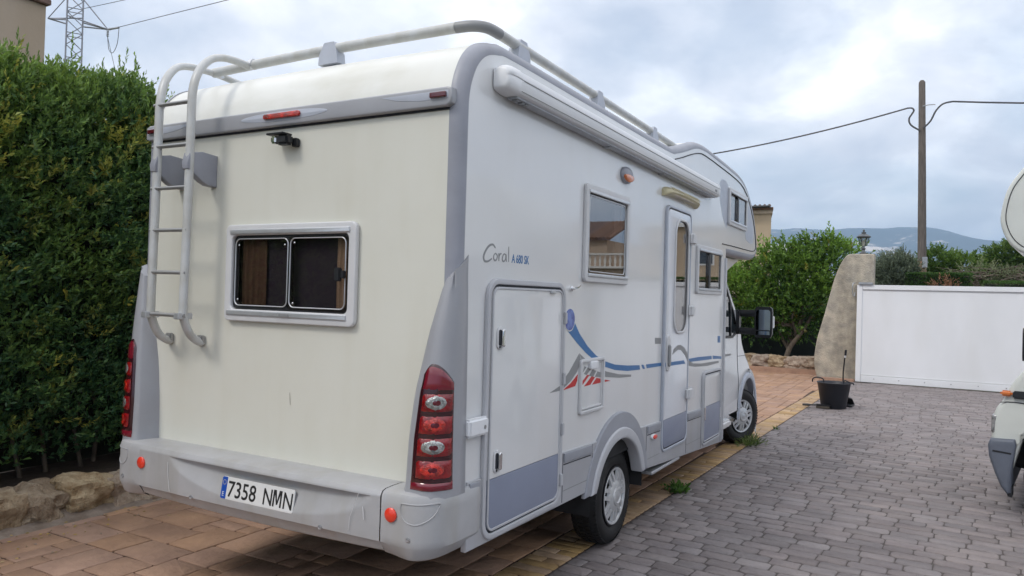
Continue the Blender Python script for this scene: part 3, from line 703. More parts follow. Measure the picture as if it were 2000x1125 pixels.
# ------------------------------------------------------------------ buildings
hl = thing('render_house', 'tall plain beige house wall above the hedge at the upper left corner', 'house', (-12, -2, 0))
box('wall', (-18, -9, 0), (-9, 3.62, 6.08), M['housew'], hl, .01)
box('cornice', (-18.2, -9.2, 6.083), (-8.93, 3.66, 6.17), M['tile'], hl, .01)
g = []
for k in range(49):
    y0 = -9.2+k*.26; g.append(tube_geo([(-8.88, y0+.10, 6.24), (-13.5, y0+.13, 7.6)], .12, 8))
put('roof', mesh_py(*join_geo(g)), hl, M['tile'], 60)
hm = thing('render_house', 'beige house with tiled eaves right behind the cab overhang of the motorhome', 'house', (-8, 44, 0))
hmo = lambda e: [(-15-e, 40-e), (-4.87+e, 40-e), (-7.4+e, 52), (-15-e, 52)]
plate('wall', [hmo(0)], 0, 6.75, M['housew2'], hm, 'top'); plate('cornice', [hmo(.08)], 6.753, 6.95, M['housew'], hm, 'top'); plate('cornice', [hmo(.12)], 6.953, 7.10, M['tile'], hm, 'top')
g = []
for k in range(43): g.append(tube_geo([(-15.4+k*.25, 39.55, 7.14), (-15.4+k*.25-1.25, 45, 7.30)], .09, 7))
put('roof', mesh_py(*join_geo(g)), hm, M['tile'], 60)
tube('gutter', [(-15.2, 39.42, 7.08), (-4.85, 39.42, 7.08)], .07, M['dark'], hm, 8)
gw = thing('garden_wall', 'white balustraded garden wall glimpsed under the cab overhang', 'wall', (-11, 48, 0))
box('wall', (-17, 54, 0), (-8.7, 54.3, 4.15), M['whitew'], gw); box('coping', (-17.1, 53.9, 4.95), (-8.6, 54.4, 5.1), M['whitew'], gw)
for k in range(30):
    lathe('baluster', [(.0, 0), (.09, .0), (.05, .12), (.11, .35), (.05, .62), (.09, .8), (0, .8)], M['whitew'], gw, 8, (-16.8+k*.28, 54.15, 4.15))
wh = thing('white_house', 'small white house peeping over the citrus tree in the distance', 'house', (-12, 92, 0))
box('wall', (-15.6, 90, 0), (-11.3, 96, 7.6), M['whitew'], wh); box('wall', (-14.2, 89.8, 7.603), (-12.6, 95, 8.9), M['whitew'], wh); box('wall', (-11.297, 90.5, 0), (-9.4, 96, 6.6), M['whitew'], wh)
for x, z in ((-13.6, 7.9), (-12.2, 6.2), (-10.6, 5.2)): box('window', (x, 89.72, z), (x+.6, 89.78, z+.75), M['inside'], wh)
# house across the drive, seen only as a reflection in the side windows
hr = thing('terrace_house', 'ochre terraced house across the driveway outside the right edge, reflected in the side windows', 'house', (11, 26, 0))
hr.location = (14, 38, 0)
box('wall', (8.2, 34, 0), (12.4, 44, 5.5), M['housew2'], hr); box('wall', (12.403, 36, 0), (21, 45, 3.5), M['housew'], hr); box('wall', (16.2, 38.5, 3.503), (21, 45, 5.3), M['housew'], hr)
box('cornice', (8.0, 33.8, 5.503), (12.6, 44, 5.7), M['whitew'], hr); box('cornice', (12.403, 35.8, 3.503), (21.2, 36.4, 3.62), M['whitew'], hr)
g = [tube_geo([(16.0+k*.25, 38.2, 5.35), (16.0+k*.25, 42, 6.7)], .12, 7) for k in range(21)]
put('roof', mesh_py(*join_geo(g)), hr, M['tile'], 60)
for k in range(28): lathe('baluster', [(0, 0), (.07, 0), (.04, .1), (.08, .3), (.04, .52), (.07, .62), (0, .62)], M['whitew'], hr, 8, (12.6+k*.3, 36.1, 3.623))
box('handrail', (12.42, 35.98, 4.25), (21, 36.25, 4.35), M['whitew'], hr)
for x, y, z in ((9.2, 34, 1.0), (10.6, 34, 3.6), (8.7, 34, 3.6), (13.4, 36, 1.0), (15.6, 36, 1.0), (17.8, 36, 1.0)): f = box('window', (x, y-.04, z), (x+1.0, y-.003, z+1.3), M['whitew'], hr); box('pane', (x+.08, y-.06, z+.08), (x+.92, y-.042, z+1.22), M['glassd'], f)

# ------------------------------------------------------------------ gate, pillar, lantern
gt = thing('sliding_gate', 'long white solid metal gate closing the driveway', 'gate', (4.2, 16.65, 0))
GX0, GX1 = 1.46, 7.4
box('panel', (GX0+.11, 16.68, .17), (GX1-.05, 16.70, 2.20), M['gate'], gt)
box('frame', (GX0, 16.65, .012), (GX0+.115, 16.73, 2.30), M['gate'], gt, .006)
box('frame', (GX0+.118, 16.65, 2.19), (GX1-.118, 16.73, 2.30), M['gate'], gt, .006)
box('frame', (GX0+.118, 16.65, .012), (GX1-.118, 16.73, .16), M['gate'], gt, .006)
box('frame', (GX1-.115, 16.65, .012), (GX1, 16.73, 2.30), M['gate'], gt, .006)
box('bead', (GX0+.118, 16.672, 2.165), (GX1-.118, 16.679, 2.188), M['frame'], gt); box('bead', (GX0+.118, 16.665, .163), (GX1-.118, 16.679, .185), M['frame'], gt)
gr = box('guide_bracket', (GX0+.03, 16.60, 2.303), (GX0+.34, 16.76, 2.36), M['steel'], gt, .01)
for k in range(11):
    me = mesh_py(*lathe_geo([(0, 0), (.013, 0), (.013, .006), (0, .006)], 8)); me.transform(Matrix.Translation((GX0+.4+k*.52, 16.649, .10)) @ Matrix.Rotation(pi/2, 4, 'X'))
    put('bolt', me, gt, M['steel'])
pr = [(.60, -.05), (.525, .22), (.505, .50), (.535, .78), (.58, 1.04), (.71, 1.54), (.81, 1.97), (.93, 2.46), (1.05, 2.79), (1.14, 2.95), (1.20, 3.015), (1.27, 3.045), (1.40, 3.05), (1.80, 3.05), (1.80, -.05)]
prs = [(p.x, p.y) for p in smoothpath([(a, b, 0) for a, b in pr[:13]], 3)]+pr[13:]
pl = plate('gate_pillar', [prs], -17.32, -16.92, M['render_'], None, 'rear', .035, 3)
recentre(pl, (1.2, 17.1, 0)); tag(pl, 'weathered concrete gate pillar with a curved sloping left side', 'pillar')
ck = structure(box('wall_foot', (.66, 16.60, -.05), (1.44, 16.9, .05), M['slab'], None, .015))
hk = tag(recentre(tube('hanging_hook', smoothpath([(1.40, 16.86, 2.34), (1.36, 16.84, 2.34), (1.345, 16.82, 2.25), (1.355, 16.82, 2.08), (1.385, 16.82, 2.03), (1.40, 16.83, 2.12)], 4), .013, M['steel'], None, 6), (1.37, 16.84, 2.2)), 'bent steel hook on the pillar beside the top corner of the gate', 'hook')
ln = thing('lantern', 'old metal lantern standing on top of the gate pillar', 'lantern', (1.54, 17.12, 3.05))
lathe('base', [(0, 0), (.075, 0), (.08, .03), (.045, .06), (.03, .10), (.055, .14), (.03, .17), (.025, .20), (0, .20)], M['lampm'], ln, 14, (1.54, 17.12, 3.05))
for k in range(6):
    a = 2*pi*k/6; tube('bar', [(1.54+.065*cos(a), 17.12+.065*sin(a), 3.25), (1.54+.125*cos(a), 17.12+.125*sin(a), 3.46)], .009, M['lampm'], ln, 5)
lathe('glass', [(.06, .2), (.118, .41)], M['glassl'], ln, 6, (1.54, 17.12, 3.05))
lathe('bulb', [(0, .2), (.02, .2), (.03, .25), (.03, .33), (0, .36)], M['whitew'], ln, 8, (1.54, 17.12, 3.05))
lathe('cap', [(0, .405), (.155, .405), (.165, .425), (.09, .48), (.05, .50), (.055, .53), (.02, .545), (.028, .575), (.015, .60), (0, .61)], M['lampm'], ln, 12, (1.54, 17.12, 3.05))

# ------------------------------------------------------------------ poles and wires
pole = thing('utility_pole', 'weathered wooden utility pole standing behind the gate', 'utility pole', (2.62, 30, 0))
tube('shaft', [(2.63, 30, -.1), (2.605, 30, 2.8), (2.59, 30, 3.6)], [.172, .160, .155], mat('worn_wood', (.36, .22, .13), .85, col2=(.20, .13, .09), vscale=5, vstretch=(6, 6, .5), bump=.4, bscale=20), pole, 14)
tube('shaft', [(2.59, 30, 3.6), (2.53, 30, 7), (2.46, 30, 10.5), (2.46, 30, 10.58)], [.155, .135, .115, .06], M['wood'], pole, 14)
tube('hook', [(2.5, 29.9, 9.55), (2.72, 29.85, 9.58), (2.93, 29.85, 9.56)], .02, M['steel'], pole, 6)
box('label_plate', (2.60, 29.80, 3.35), (2.78, 29.835, 3.75), M['steel'], pole, .004)
pole2 = thing('utility_pole', 'wooden utility pole hidden behind the motorhome, carrying the left cable', 'utility pole', (-15, 31, 0))
tube('shaft', [(-15, 31, -.1), (-15, 31, 8.6)], [.16, .11], M['wood'], pole2, 10)
def cable(name, a, b, sag, rad, label, m='wire', n=22, extra=()):
    pts = [Vector(a).lerp(Vector(b), i/n)-Vector((0, 0, sag*4*(i/n)*(1-i/n))) for i in range(n+1)]
    o = tube(name, list(extra)+pts, rad, M[m], None, 6); recentre(o, a); tag(o, label, 'cable'); return o
loopL = smoothpath([(2.42, 29.86, 8.62), (2.12, 29.86, 8.85), (2.05, 29.86, 9.1), (2.2, 29.86, 9.38), (2.15, 29.87, 9.50), (2.0, 29.9, 9.53)], 5)
cable('overhead_cable', (2.0, 29.9, 9.53), (-15, 31, 8.3), .62, .032, 'dark cable running down left from the wooden pole to behind the motorhome', extra=loopL)
loopR = smoothpath([(2.55, 29.84, 8.7), (2.78, 29.84, 8.95), (2.95, 29.84, 9.32), (3.18, 29.84, 9.56), (3.5, 29.84, 9.62)], 5)
cable('overhead_cable', (3.5, 29.84, 9.62), (26, 30, 10.2), .95, .032, 'dark cable running from the wooden pole to the right edge', extra=loopR)
# lattice tower
TB = Vector((-57.05, 31.85, 0)); ex = Vector((.5, .866, 0)).normalized(); ey = Vector((-ex.y, ex.x, 0))
tw = thing('lattice_tower', 'steel lattice power tower rising behind the hedge', 'power tower', TB)
def tc_(sx, sy, z): h = .58-.07*min(max((z-14)/20, 0), 1)+max(14-z, 0)*.03; return TB+ex*(sx*h)+ey*(sy*h)+Vector((0, 0, z))
for sx, sy in ((-1, -1), (1, -1), (1, 1), (-1, 1)): tube('leg', [tc_(sx, sy, 0), tc_(sx, sy, 14), tc_(sx, sy, 32)], .065, M['metal_t'], tw, 4)
g = []; cs = [(-1, -1), (1, -1), (1, 1), (-1, 1)]; z = 2.; k = 0
while z < 31:
    hh = .98
    for q in range(4):
        a, b = cs[q], cs[(q+1) % 4]
        g.append(tube_geo([tc_(*a, z), tc_(*b, z+hh)] if k % 2 else [tc_(*b, z), tc_(*a, z+hh)], .035, 4))
        if k % 2 == 0: g.append(tube_geo([tc_(*a, z), tc_(*b, z)], .035, 4))
    z += hh; k += 1
stuff(put('bracing', mesh_py(*join_geo(g)), tw, M['metal_t']))
aL = Vector((-59.1, 30.9, 22.95)); aR = Vector((-54.5, 33.0, 22.05))
for tip, s in ((aL, -1), (aR, 1)):
    g = [tube_geo([tip, tc_(s, -1, 22.55)], .06, 4), tube_geo([tip, tc_(s, 1, 22.55)], .06, 4), tube_geo([tip, tc_(s, -1, 24.4)], .045, 4), tube_geo([tip, tc_(-s, -1, 22.9)], .05, 4)]
    put('cross_arm', mesh_py(*join_geo(g)), tw, M['metal_t'])
for tip in (aR,):
    g = [lathe_geo([(0, -.1-.13*k), (.11, -.12-.13*k), (.04, -.2-.13*k), (0, -.2-.13*k)], 8, tip) for k in range(4)]
    put('insulator', mesh_py(*join_geo(g)), tw, M['steel'], 60)
    d_ = Vector((.98, .13, .02)); put('insulator', mesh_py(*join_geo([tube_geo([tip+d_*.1, tip+d_*.35], .10, 8), tube_geo([tip+d_*.35, tip+d_*1.2], .085, 8)])), tw, M['steel'], 60)
cable('power_line', aR+Vector((1.2, .15, .05)), (-34+90, 36+16, 30), -.9, .028, 'thin power line running right from the tower arm', 'wire')
cable('power_line', (-56.5, 32.1, 23.7), (-40, 36, 25.6), .1, .025, 'thin upper power line crossing the top left corner', 'wire')
cable('power_line', aR+Vector((0, 0, -.6)), (-60, 40, 13), .5, .018, 'thin wire dropping steeply from the tower arm towards the hedge', 'wire')
o = tube('jumper_loop', smoothpath([aR+Vector((0, 0, -.6)), aR+Vector((.15, .05, -1.6)), aR+Vector((.6, .1, -1.9)), aR+Vector((1.05, .15, -1.2)), aR+Vector((1.2, .15, 0))], 5), .025, M['wire'], tw, 5)

# ------------------------------------------------------------------ bucket, dustpan, brush
bk = thing('rubber_bucket', 'black flexible rubber bucket standing on the grey bricks near the gate', 'bucket', (1.62, 11.35, 0))
c0 = (1.57, 11.35, 0)
lathe('tub', [(0, .004), (.195, .004), (.205, .02), (.27, .43), (.285, .445), (.275, .452), (.258, .435), (.19, .035), (0, .03)], M['bucket'], bk, 36, c0)
for s in (-1, 1):
    tube('handle', smoothpath([(c0[0]+s*.25-.09*1, c0[1]-.10, .44), (c0[0]+s*.255-.075, c0[1]-.10, .50), (c0[0]+s*.26-.0, c0[1]-.09, .525 if s < 0 else .47), (c0[0]+s*.24+.07, c0[1]-.08, .50 if s < 0 else .46), (c0[0]+s*.24+.085, c0[1]-.08, .43)], 5), .011, M['bucket'], bk, 8)
dp = thing('long_handled_dustpan', 'black dustpan on a tall upright handle behind the rubber bucket', 'dustpan', (1.80, 11.78, 0))
plate('pan', [[(1.56, 11.66), (1.84, 11.62), (1.86, 11.90), (1.58, 11.94)]], .01, .03, M['dark'], dp, 'top', .004)
loft('hood', [[(1.57, 11.93, .03), (1.86, 11.89, .03), (1.86, 11.93, .03), (1.57, 11.97, .03)], [(1.60, 11.90, .13), (1.82, 11.87, .13), (1.82, 11.90, .13), (1.60, 11.93, .13)], [(1.63, 11.80, .15), (1.78, 11.78, .15), (1.78, 11.80, .16), (1.63, 11.82, .16)]], M['dark'], dp, True, True)
tube('handle', [(1.66, 11.9, .12), (1.665, 11.85, .6), (1.70, 11.8, .98)], .012, M['dark'], dp, 8); tube('grip', [(1.70, 11.8, .90), (1.706, 11.79, 1.0)], .019, M['bucket'], dp, 8)
tube('ferrule', [(1.692, 11.81, .86), (1.70, 11.80, .90)], .016, M['whitep'], dp, 8)
br_ = thing('hand_brush', 'black sweeping brush lying on the bricks at the foot of the bucket', 'brush', (1.33, 11.12, 0))
xf = Matrix.Translation((1.33, 11.12, 0)) @ Matrix.Rotation(-.10, 4, 'Z')
box('head', (-.02, -.03, .045), (.22, .03, .075), M['dark'], br_, .012, 2, xf); box('bristles', (-.01, -.035, .002), (.21, .035, .046), M['bristle'], br_, .008, 2, xf)
tube('handle', [xf @ Vector(p) for p in ((-.02, 0, .055), (-.10, 0, .05), (-.16, 0, .045), (-.24, 0, .04))], [.014, .013, .022, .018], M['dark'], br_, 8)

# ------------------------------------------------------------------ weeds, leaves, bits
def weed(base, n, spread, h, leafl, leafw, label, cat='weed', c=((.05, .12, .02), (.13, .24, .05))):
    P = np.array(base)+rng.normal(size=(n, 3))*np.array([spread*.5, spread, 0]); P[:, 2] = .002
    A = rng.normal(size=(n, 3))*.7; A[:, 2] = abs(A[:, 2])*.6+.35; A /= np.linalg.norm(A, axis=1)[:, None]
    k = rng.uniform(0, 1, n)
    s = shoots(P, A, 6, rng.uniform(.4, 1, n)*h, leafl, leafw, lambda i, t: (np.array(c[0])*(1-k[i][:, None])+np.array(c[1])*k[i][:, None])*rng.uniform(.7, 1.3, (len(i), 1)), .6)
    o = foliage('weed', [s], None, M['leaf']); recentre(o, base); tag(o, label, cat); return o
weed((1.03, 4.02, 0), 44, .065, .10, .050, .013, 'larger leafy green weed growing in the joint near the rear wheel')
weed((1.09, 6.88, 0), 80, .10, .13, .07, .006, 'grassy green weed growing in the joint below the front wheel', c=((.07, .12, .03), (.20, .26, .08)))
weed((1.14, 8.3, 0), 12, .008, .06, .03, .004, 'tiny sprig of weed in the joint beyond the front wheel')
g = []
for k in range(260):
    x = -2.62+abs(random.gauss(0, .28)); y = random.uniform(-.8, 3.2); a = random.uniform(0, pi); l = random.uniform(.012, .045)
    g.append(([(x, y, .004), (x+l*cos(a)*.5-.006*sin(a), y+l*sin(a)*.5+.006*cos(a), .010), (x+l*cos(a), y+l*sin(a), .006), (x+l*cos(a)*.5+.006*sin(a), y+l*sin(a)*.5-.006*cos(a), .004)], [(0, 1, 2, 3)]))
M['litter'] = mat('dry_leaf', (.36, .26, .14), .9, island=True, rand_amt=.5)
stuff(put('leaf_litter', mesh_py(*join_geo(g)), None, M['litter']))

# ================================================================== MOTORHOME
mh = thing('motorhome', 'white coachbuilt motorhome with rear ladder and awning filling the middle of the picture', 'motorhome', (0, 3.6, 0))
W = 1.15; R = .060
outl = [(0, .85), (0, 1.6), (0, 2.4), (0, 2.62), (.006, 2.74), (.035, 2.84), (.095, 2.94), (.19, 3.015), (.32, 3.055), (.5, 3.07), (1.5, 3.07), (3.05, 3.075), (3.32, 3.10), (3.6, 3.17), (3.88, 3.245), (4.12, 3.275), (4.4, 3.28), (5.3, 3.255), (5.75, 3.225), (6.08, 3.14), (6.36, 2.98), (6.58, 2.76), (6.69, 2.56), (6.70, 2.43), (6.62, 2.345), (6.46, 2.31), (6.2, 2.30), (5.6, 2.295), (5.12, 2.29)]
sp = [Vector((0, a, b)) for a, b in outl]; sp = [sp[0], sp[1], sp[2]] + smoothpath(sp[2:], 4)[1:]
def offset_path(P, d):
    out = []
    for i, p in enumerate(P):
        T = (P[min(i+1, len(P)-1)]-P[max(i-1, 0)]).normalized(); n = Vector((0, T.z, -T.y))   # right of travel = inward
        out.append(p+n*d)
    return out
def sweep(offs):        # offs: list of (x, inset)
    rings = []
    paths = {round(d, 4): offset_path(sp, d) for _, d in offs}
    for i in range(len(sp)): rings.append([Vector((x, paths[round(d, 4)][i].y, paths[round(d, 4)][i].z)) for x, d in offs])
    return rings
# roof, overcab and front shell between the corner trims (starts above the rear strip)
k0 = next(i for i, p in enumerate(sp) if p.z > 2.665)
rings = sweep([(x, .004-.012*(1-(x/1.1)**2)) for x in np.linspace(-(W-R), W-R, 13)])[k0:]
loft('roof_shell', rings, M['roofw'], mh, closed=False, caps=False, smooth=40)
for s in (-1, 1):
    offs = [(s*(W-R-.004), .02), (s*(W-R-.004), -.002)] + [(s*(W-R+R*sin(a)+.002), R*(1-cos(a))-.002) for a in np.linspace(0, pi/2, 7)] + [(s*(W+.0015), R+.003), (s*(W-.01), R+.004)]
    if s > 0: offs = offs[::-1]
    loft('corner_trim', sweep(offs), M['trim'], mh, closed=False, caps=False, smooth=55)
ip = [(p.y, p.z) for p in offset_path(sp, R*.98)]
arc = [(2.11+.52*cos(a), .40+.44*sin(a)) for a in np.linspace(radians(25), radians(155), 14)]
wall_out = ip + [(5.12, 2.24), (5.12, .52), (2.62, .58)] + arc[0:] + [(1.6, .6), (.08, .62)]
win1 = (1.42, 1.885, 2.19, 2.51); win2 = (3.985, 1.855, 4.90, 2.315); win3 = (5.15, 2.61, 6.01, 3.01); dwin = (3.285, 1.515, 3.665, 2.475)
hole = lambda w, m_, r_: rr(w[0]+m_, w[1]+m_, w[2]-m_, w[3]-m_, r_)
plate('side_wall', [wall_out, hole(win1, .05, .03), hole(win2, .05, .03), hole(win3, .05, .03), rr(3.10, .80, 3.72, 2.56, .06)], W-.04, W, M['white'], mh)
# far side wall (plain)
plate('side_wall', [ip + [(5.12, 2.24), (5.12, .52), (2.62, .58)] + arc + [(1.6, .6), (.08, .62)]], -W, -W+.04, M['white'], mh)
# floor, front bulkhead, chassis
box('floor', (-W+.05, .06, .60), (W-.05, 1.52, .66), M['under'], mh); box('floor', (-.72, 1.52, .60), (.72, 2.68, .66), M['under'], mh); box('floor', (-W+.05, 2.68, .60), (W-.05, 5.1, .66), M['under'], mh)
box('wheel_box', (.70, 1.50, .66), (W-.041, 2.70, .95), M['under'], mh); box('wheel_box', (-W+.041, 1.50, .66), (-.70, 2.70, .95), M['under'], mh)
box('chassis', (-.55, 1.0, .42), (-.43, 6.2, .60), M['under'], mh); box('chassis', (.43, 1.0, .42), (.55, 6.2, .60), M['under'], mh)
tube('axle', [(-1.0, 2.27, .34), (1.0, 2.27, .34)], .06, M['under'], mh, 10)
box('tank', (-.35, 2.9, .33), (.4, 4.2, .60), M['under'], mh, .04); box('tank', (-.95, .75, .46), (-.1, 1.6, .60), M['under'], mh, .04)

# ---- rear wall
rw_in = (-.335, 1.665, .515, 2.075)
plate('rear_panel', [[(-W+R, .72), (W-R, .72), (W-R, 2.655), (-W+R, 2.655)], rr(*rw_in, .03)], -.03, .0, M['cream'], mh, 'rear')
fr = plate('rear_window', [rr(-.385, 1.60, .565, 2.135, .035), rr(*rw_in, .03)], .001, .030, M['frame'], mh, 'rear', .008, 3)
plate('blind_rail', [rr(-.345, 2.080, .525, 2.107, .003)], .0, .037, M['alu'], fr, 'rear', .004)
plate('blind_rail', [rr(-.36, 1.632, .515, 1.660, .003)], .0, .037, M['alu'], fr, 'rear', .004)
plate('latch', [rr(.055, 1.637, .125, 1.652, .003)], .037, .041, M['greyd'], fr, 'rear')
plate('sash', [rr(-.333, 1.668, .513, 2.073, .03), rr(-.312, 1.69, .078, 2.052, .03), rr(.108, 1.69, .492, 2.052, .03)], -.012, .012, M['dark'], fr, 'rear', .004)
plate('window_pane', [rr(-.325, 1.675, .10, 2.065, .03)], -.004, .006, M['glassr'], fr, 'rear', 0)
plate('window_pane', [rr(.085, 1.675, .505, 2.065, .03)], .006, .016, M['glassr'], fr, 'rear', 0)
for a, b in ((-.318, .088), (.10, .492)):
    plate('pane_edge', [rr(a, 1.685, b, 2.058, .035), rr(a+.006, 1.691, b-.006, 2.052, .03)], .013, .020, M['alu'], fr, 'rear', .003)
box('latch', (.435, -.045, 1.83), (.475, -.02, 1.90), M['dark'], fr, .006); box('latch', (.475, -.04, 1.845), (.50, -.02, 1.885), M['dark'], fr, .004)
for x, z in ((-.29, 1.72), (.06, 2.02), (.13, 2.03), (.13, 1.71), (-.29, 2.02)):
    knob('screw', [(0, .003), (.006, 0)][::-1], (x, -.017, z), M['chrome'], fr, n=8)
# interior behind the rear window: navy blinds and a curtain
box('cabin_interior', (-.9, .26, 1.2), (.9, .30, 2.5), M['inside'], mh)
plate('blind', [[(-.13, 1.64), (.40, 1.64), (.40, 2.10), (-.13, 2.10)]], -.040, -.034, M['blind'], fr, 'rear')
def curtain(name, pts, z0, z1, m, parent, amp=.012, n=40, waves=9, const='y'):
    (a, c0_), (b, c1_) = pts; V = []; Fc = []
    for i in range(n+1):
        t_ = i/n; u = a+(b-a)*t_; c = c0_+(c1_-c0_)*t_+amp*sin(t_*waves*2*pi)+amp*.4*sin(t_*waves*4.3*pi)
        for z in (z0, (z0+z1)/2, z1): V.append((u, c+.3*amp*sin(z*9+t_*5), z) if const == 'y' else (c+.3*amp*sin(z*9+t_*5), u, z))
    for i in range(n):
        for j in (0, 1): q = i*3+j; Fc.append((q, q+1, q+4, q+3))
    return put(name, mesh_py(V, Fc), parent, m, 180)
curtain('curtain', ((-.30, .022), (-.11, .022)), 1.62, 2.12, M['curtain'], fr, .007, 30, 4)
curtain('curtain', ((.40, .022), (.49, .022)), 1.62, 2.12, M['curtainw'], fr, .007, 20, 3)

# ---- high strip with brake light
st = plate('rear_strip', [[(-1.09, 2.66), (1.09, 2.66), (1.115, 2.675), (1.12, 2.70), (1.115, 2.745), (1.09, 2.752), (-1.09, 2.752), (-1.12, 2.74), (-1.12, 2.67)]], -.02, .034, M['cap'], mh, 'rear', .010, 3)
plate('seal', [[(-1.09, 2.650), (1.09, 2.650), (1.09, 2.662), (-1.09, 2.662)]], .0, .008, M['gap'], st, 'rear')
plate('recess', [ell(.03, 2.710, .32, .026, 30)], .030, .0355, M['trimlight'], st, 'rear', .002)
plate('recess', [[(.70, 2.733), (1.10, 2.733), (1.10, 2.695), (.93, 2.694), (.80, 2.708)]], .030, .0355, M['trimlight'], st, 'rear', .002)
plate('recess', [[(-.70, 2.733), (-1.10, 2.733), (-1.10, 2.695), (-.93, 2.694), (-.80, 2.708)]], .030, .0355, M['trimlight'], st, 'rear', .002)
plate('brake_light', [rr(-.105, 2.697, .165, 2.727, .0145)], .034, .050, M['redb'], st, 'rear', .006, 3)
plate('marker_light', [rr(1.00, 2.700, 1.092, 2.727, .006)], .034, .050, M['redd'], st, 'rear', .005)
plate('marker_light', [rr(-1.092, 2.700, -1.00, 2.727, .006)], .034, .050, M['redd'], st, 'rear', .005)
# ---- reversing camera
cm = box('rear_camera', (.035, -.085, 2.545), (.12, -.03, 2.60), M['dark'], mh, .012)
box('bracket', (.10, -.035, 2.54), (.135, .0, 2.585), M['dark'], cm, .005); box('hood', (-.02, -.10, 2.597), (.105, -.03, 2.607), M['dark'], cm, .003)
box('lens', (.0, -.088, 2.552), (.038, -.05, 2.592), M['chrome'], cm, .008)
# ---- ladder
lad_r = [(-.590, -.010, 1.462), (-.583, -.04, 1.472), (-.565, -.105, 1.515), (-.548, -.160, 1.60), (-.545, -.17, 1.70), (-.535, -.17, 2.2), (-.53, -.17, 2.7), (-.53, -.165, 2.88), (-.54, -.12, 3.00), (-.56, -.03, 3.09), (-.59, .08, 3.135), (-.61, .2, 3.15), (-.615, .30, 3.145)]
lad_l = [(-.868, -.010, 1.458), (-.862, -.04, 1.468), (-.843, -.105, 1.508), (-.828, -.160, 1.60), (-.825, -.17, 1.70), (-.815, -.17, 2.2), (-.81, -.17, 2.7), (-.81, -.165, 2.85), (-.83, -.12, 2.98), (-.86, -.03, 3.08), (-.89, .08, 3.12), (-.905, .18, 3.13)]
g = [tube_geo(smoothpath(q, 5), .0285, 12, (1.0, .75), (1, 0, 0)) for q in (lad_r, lad_l)]
g.append(tube_geo(smoothpath([(-.905, .18, 3.13), (-.90, .30, 3.13), (-.86, .5, 3.10), (-.80, .75, 3.07)], 5), .026, 12, (1.0, .72), (1, 0, 0)))
lad = put('ladder', mesh_py(*join_geo(g)), mh, M['ladder'], 60)
for i in range(6):
    z = 1.62+i*.2385; tube('rung', [(-.84, -.175, z+.002), (-.52, -.175, z)], .0115, M['rung'], lad, 10, (1, 1.3))
for x in (-.84, -.555): box('rung_clamp', (x-.012, -.215, 1.60), (x+.03, -.12, 1.635), M['alu'], lad, .004)
for x in (-.815, -.535):
    pts = [(.0, 2.535), (.10, 2.542), (.185, 2.525), (.20, 2.47), (.195, 2.435), (.15, 2.41), (.10, 2.375), (.06, 2.358), (.0, 2.355)]
    o = plate('wall_bracket', [[(-a, b) for a, b in pts]], x-.026, x+.026, M['trim'], lad, 'side', .006)
for x in (-.590, -.868): box('foot', (x-.02, -.03, 1.455), (x+.03, -.001, 1.505), M['rung'], lad, .006)
# ---- roof rails
rz = 3.165
rail = smoothpath([(-.91, .27, rz-.03), (-.6, .30, rz-.01), (.1, .30, rz), (.90, .31, rz)], 5)
rl = tube('roof_rail', rail, .029, M['ladder'], mh, 12)
tube('roof_rail', [(1.055, .49, rz), (1.045, 2.0, rz), (1.035, 3.66, rz-.005)], .028, M['ladder'], mh, 12)
tube('roof_rail', [(-1.055, .6, rz), (-1.045, 2.0, rz), (-1.035, 3.62, rz-.01)], .025, M['ladder'], mh, 12)
tube('rail_corner', smoothpath([(.90, .31, rz), (.99, .325, rz), (1.045, .38, rz), (1.055, .49, rz)], 5), .0295, M['greyd'], mh, 12)
for x, z in ((-.60, rz-.006), (-.89, rz-.025)): tube('rail_clamp', [(x, .30, z), (x+.02, .302, z)], .034, M['alu'], mh, 12)
def rail_foot(x, y, turn):
    prof = [[(-.072, -.085), (.072, -.085)], [(-.066, -.03), (.066, -.03)], [(-.048, .018), (.048, .018)], [(-.036, .040), (.036, .040)]]
    rg = []
    for (a, z0), (b, _) in prof:
        t_ = .034 if z0 < 0 else .028
        q = [(a, -t_), (b, -t_), (b*1.06, 0), (b, t_), (a, t_), (a*1.06, 0)]
        rg.append([Vector((x+(u if turn else v_), y+(v_ if turn else u), rz+z0-.008)) for u, v_ in q])
    loft('rail_foot', rg, M['trimlight'], mh, smooth=30)
rail_foot(.055, .30, True); rail_foot(1.05, .72, False); rail_foot(1.045, 1.83, False); rail_foot(1.04, 3.0, False)

# ---- lower corner mouldings with lamp clusters
def mould_section(z, s):
    zs = [.56, .62, .75, .89, 1.11, 1.33, 1.62, 1.80, 1.88, 1.945]
    xi = float(np.interp(z, zs, [.93, .93, .935, .95, .955, .975, 1.035, 1.085, 1.115, 1.147]))
    d = float(np.interp(z, zs, [.145, .155, .155, .13, .12, .105, .065, .035, .02, .004]))
    xo = float(np.interp(z, zs, [1.15, 1.165, 1.178, 1.176, 1.172, 1.170, 1.166, 1.162, 1.158, 1.1555]))
    cx = xi+(xo-xi)*.60
    P = [(xi, .0), (xi+.004, -.01), (xi+.028*min(1, d*10), -d*.86), (xi+.045*min(1, d*10), -d*.98), (cx, -d), (cx+(xo-cx)*.45, -d*.86), (xo-.014, -d*.42), (xo-.002, -.01), (xo, .03), (xo, .09), (1.149, .105)]
    return [Vector((s*a, b, z)) for a, b in P]
mld = {}
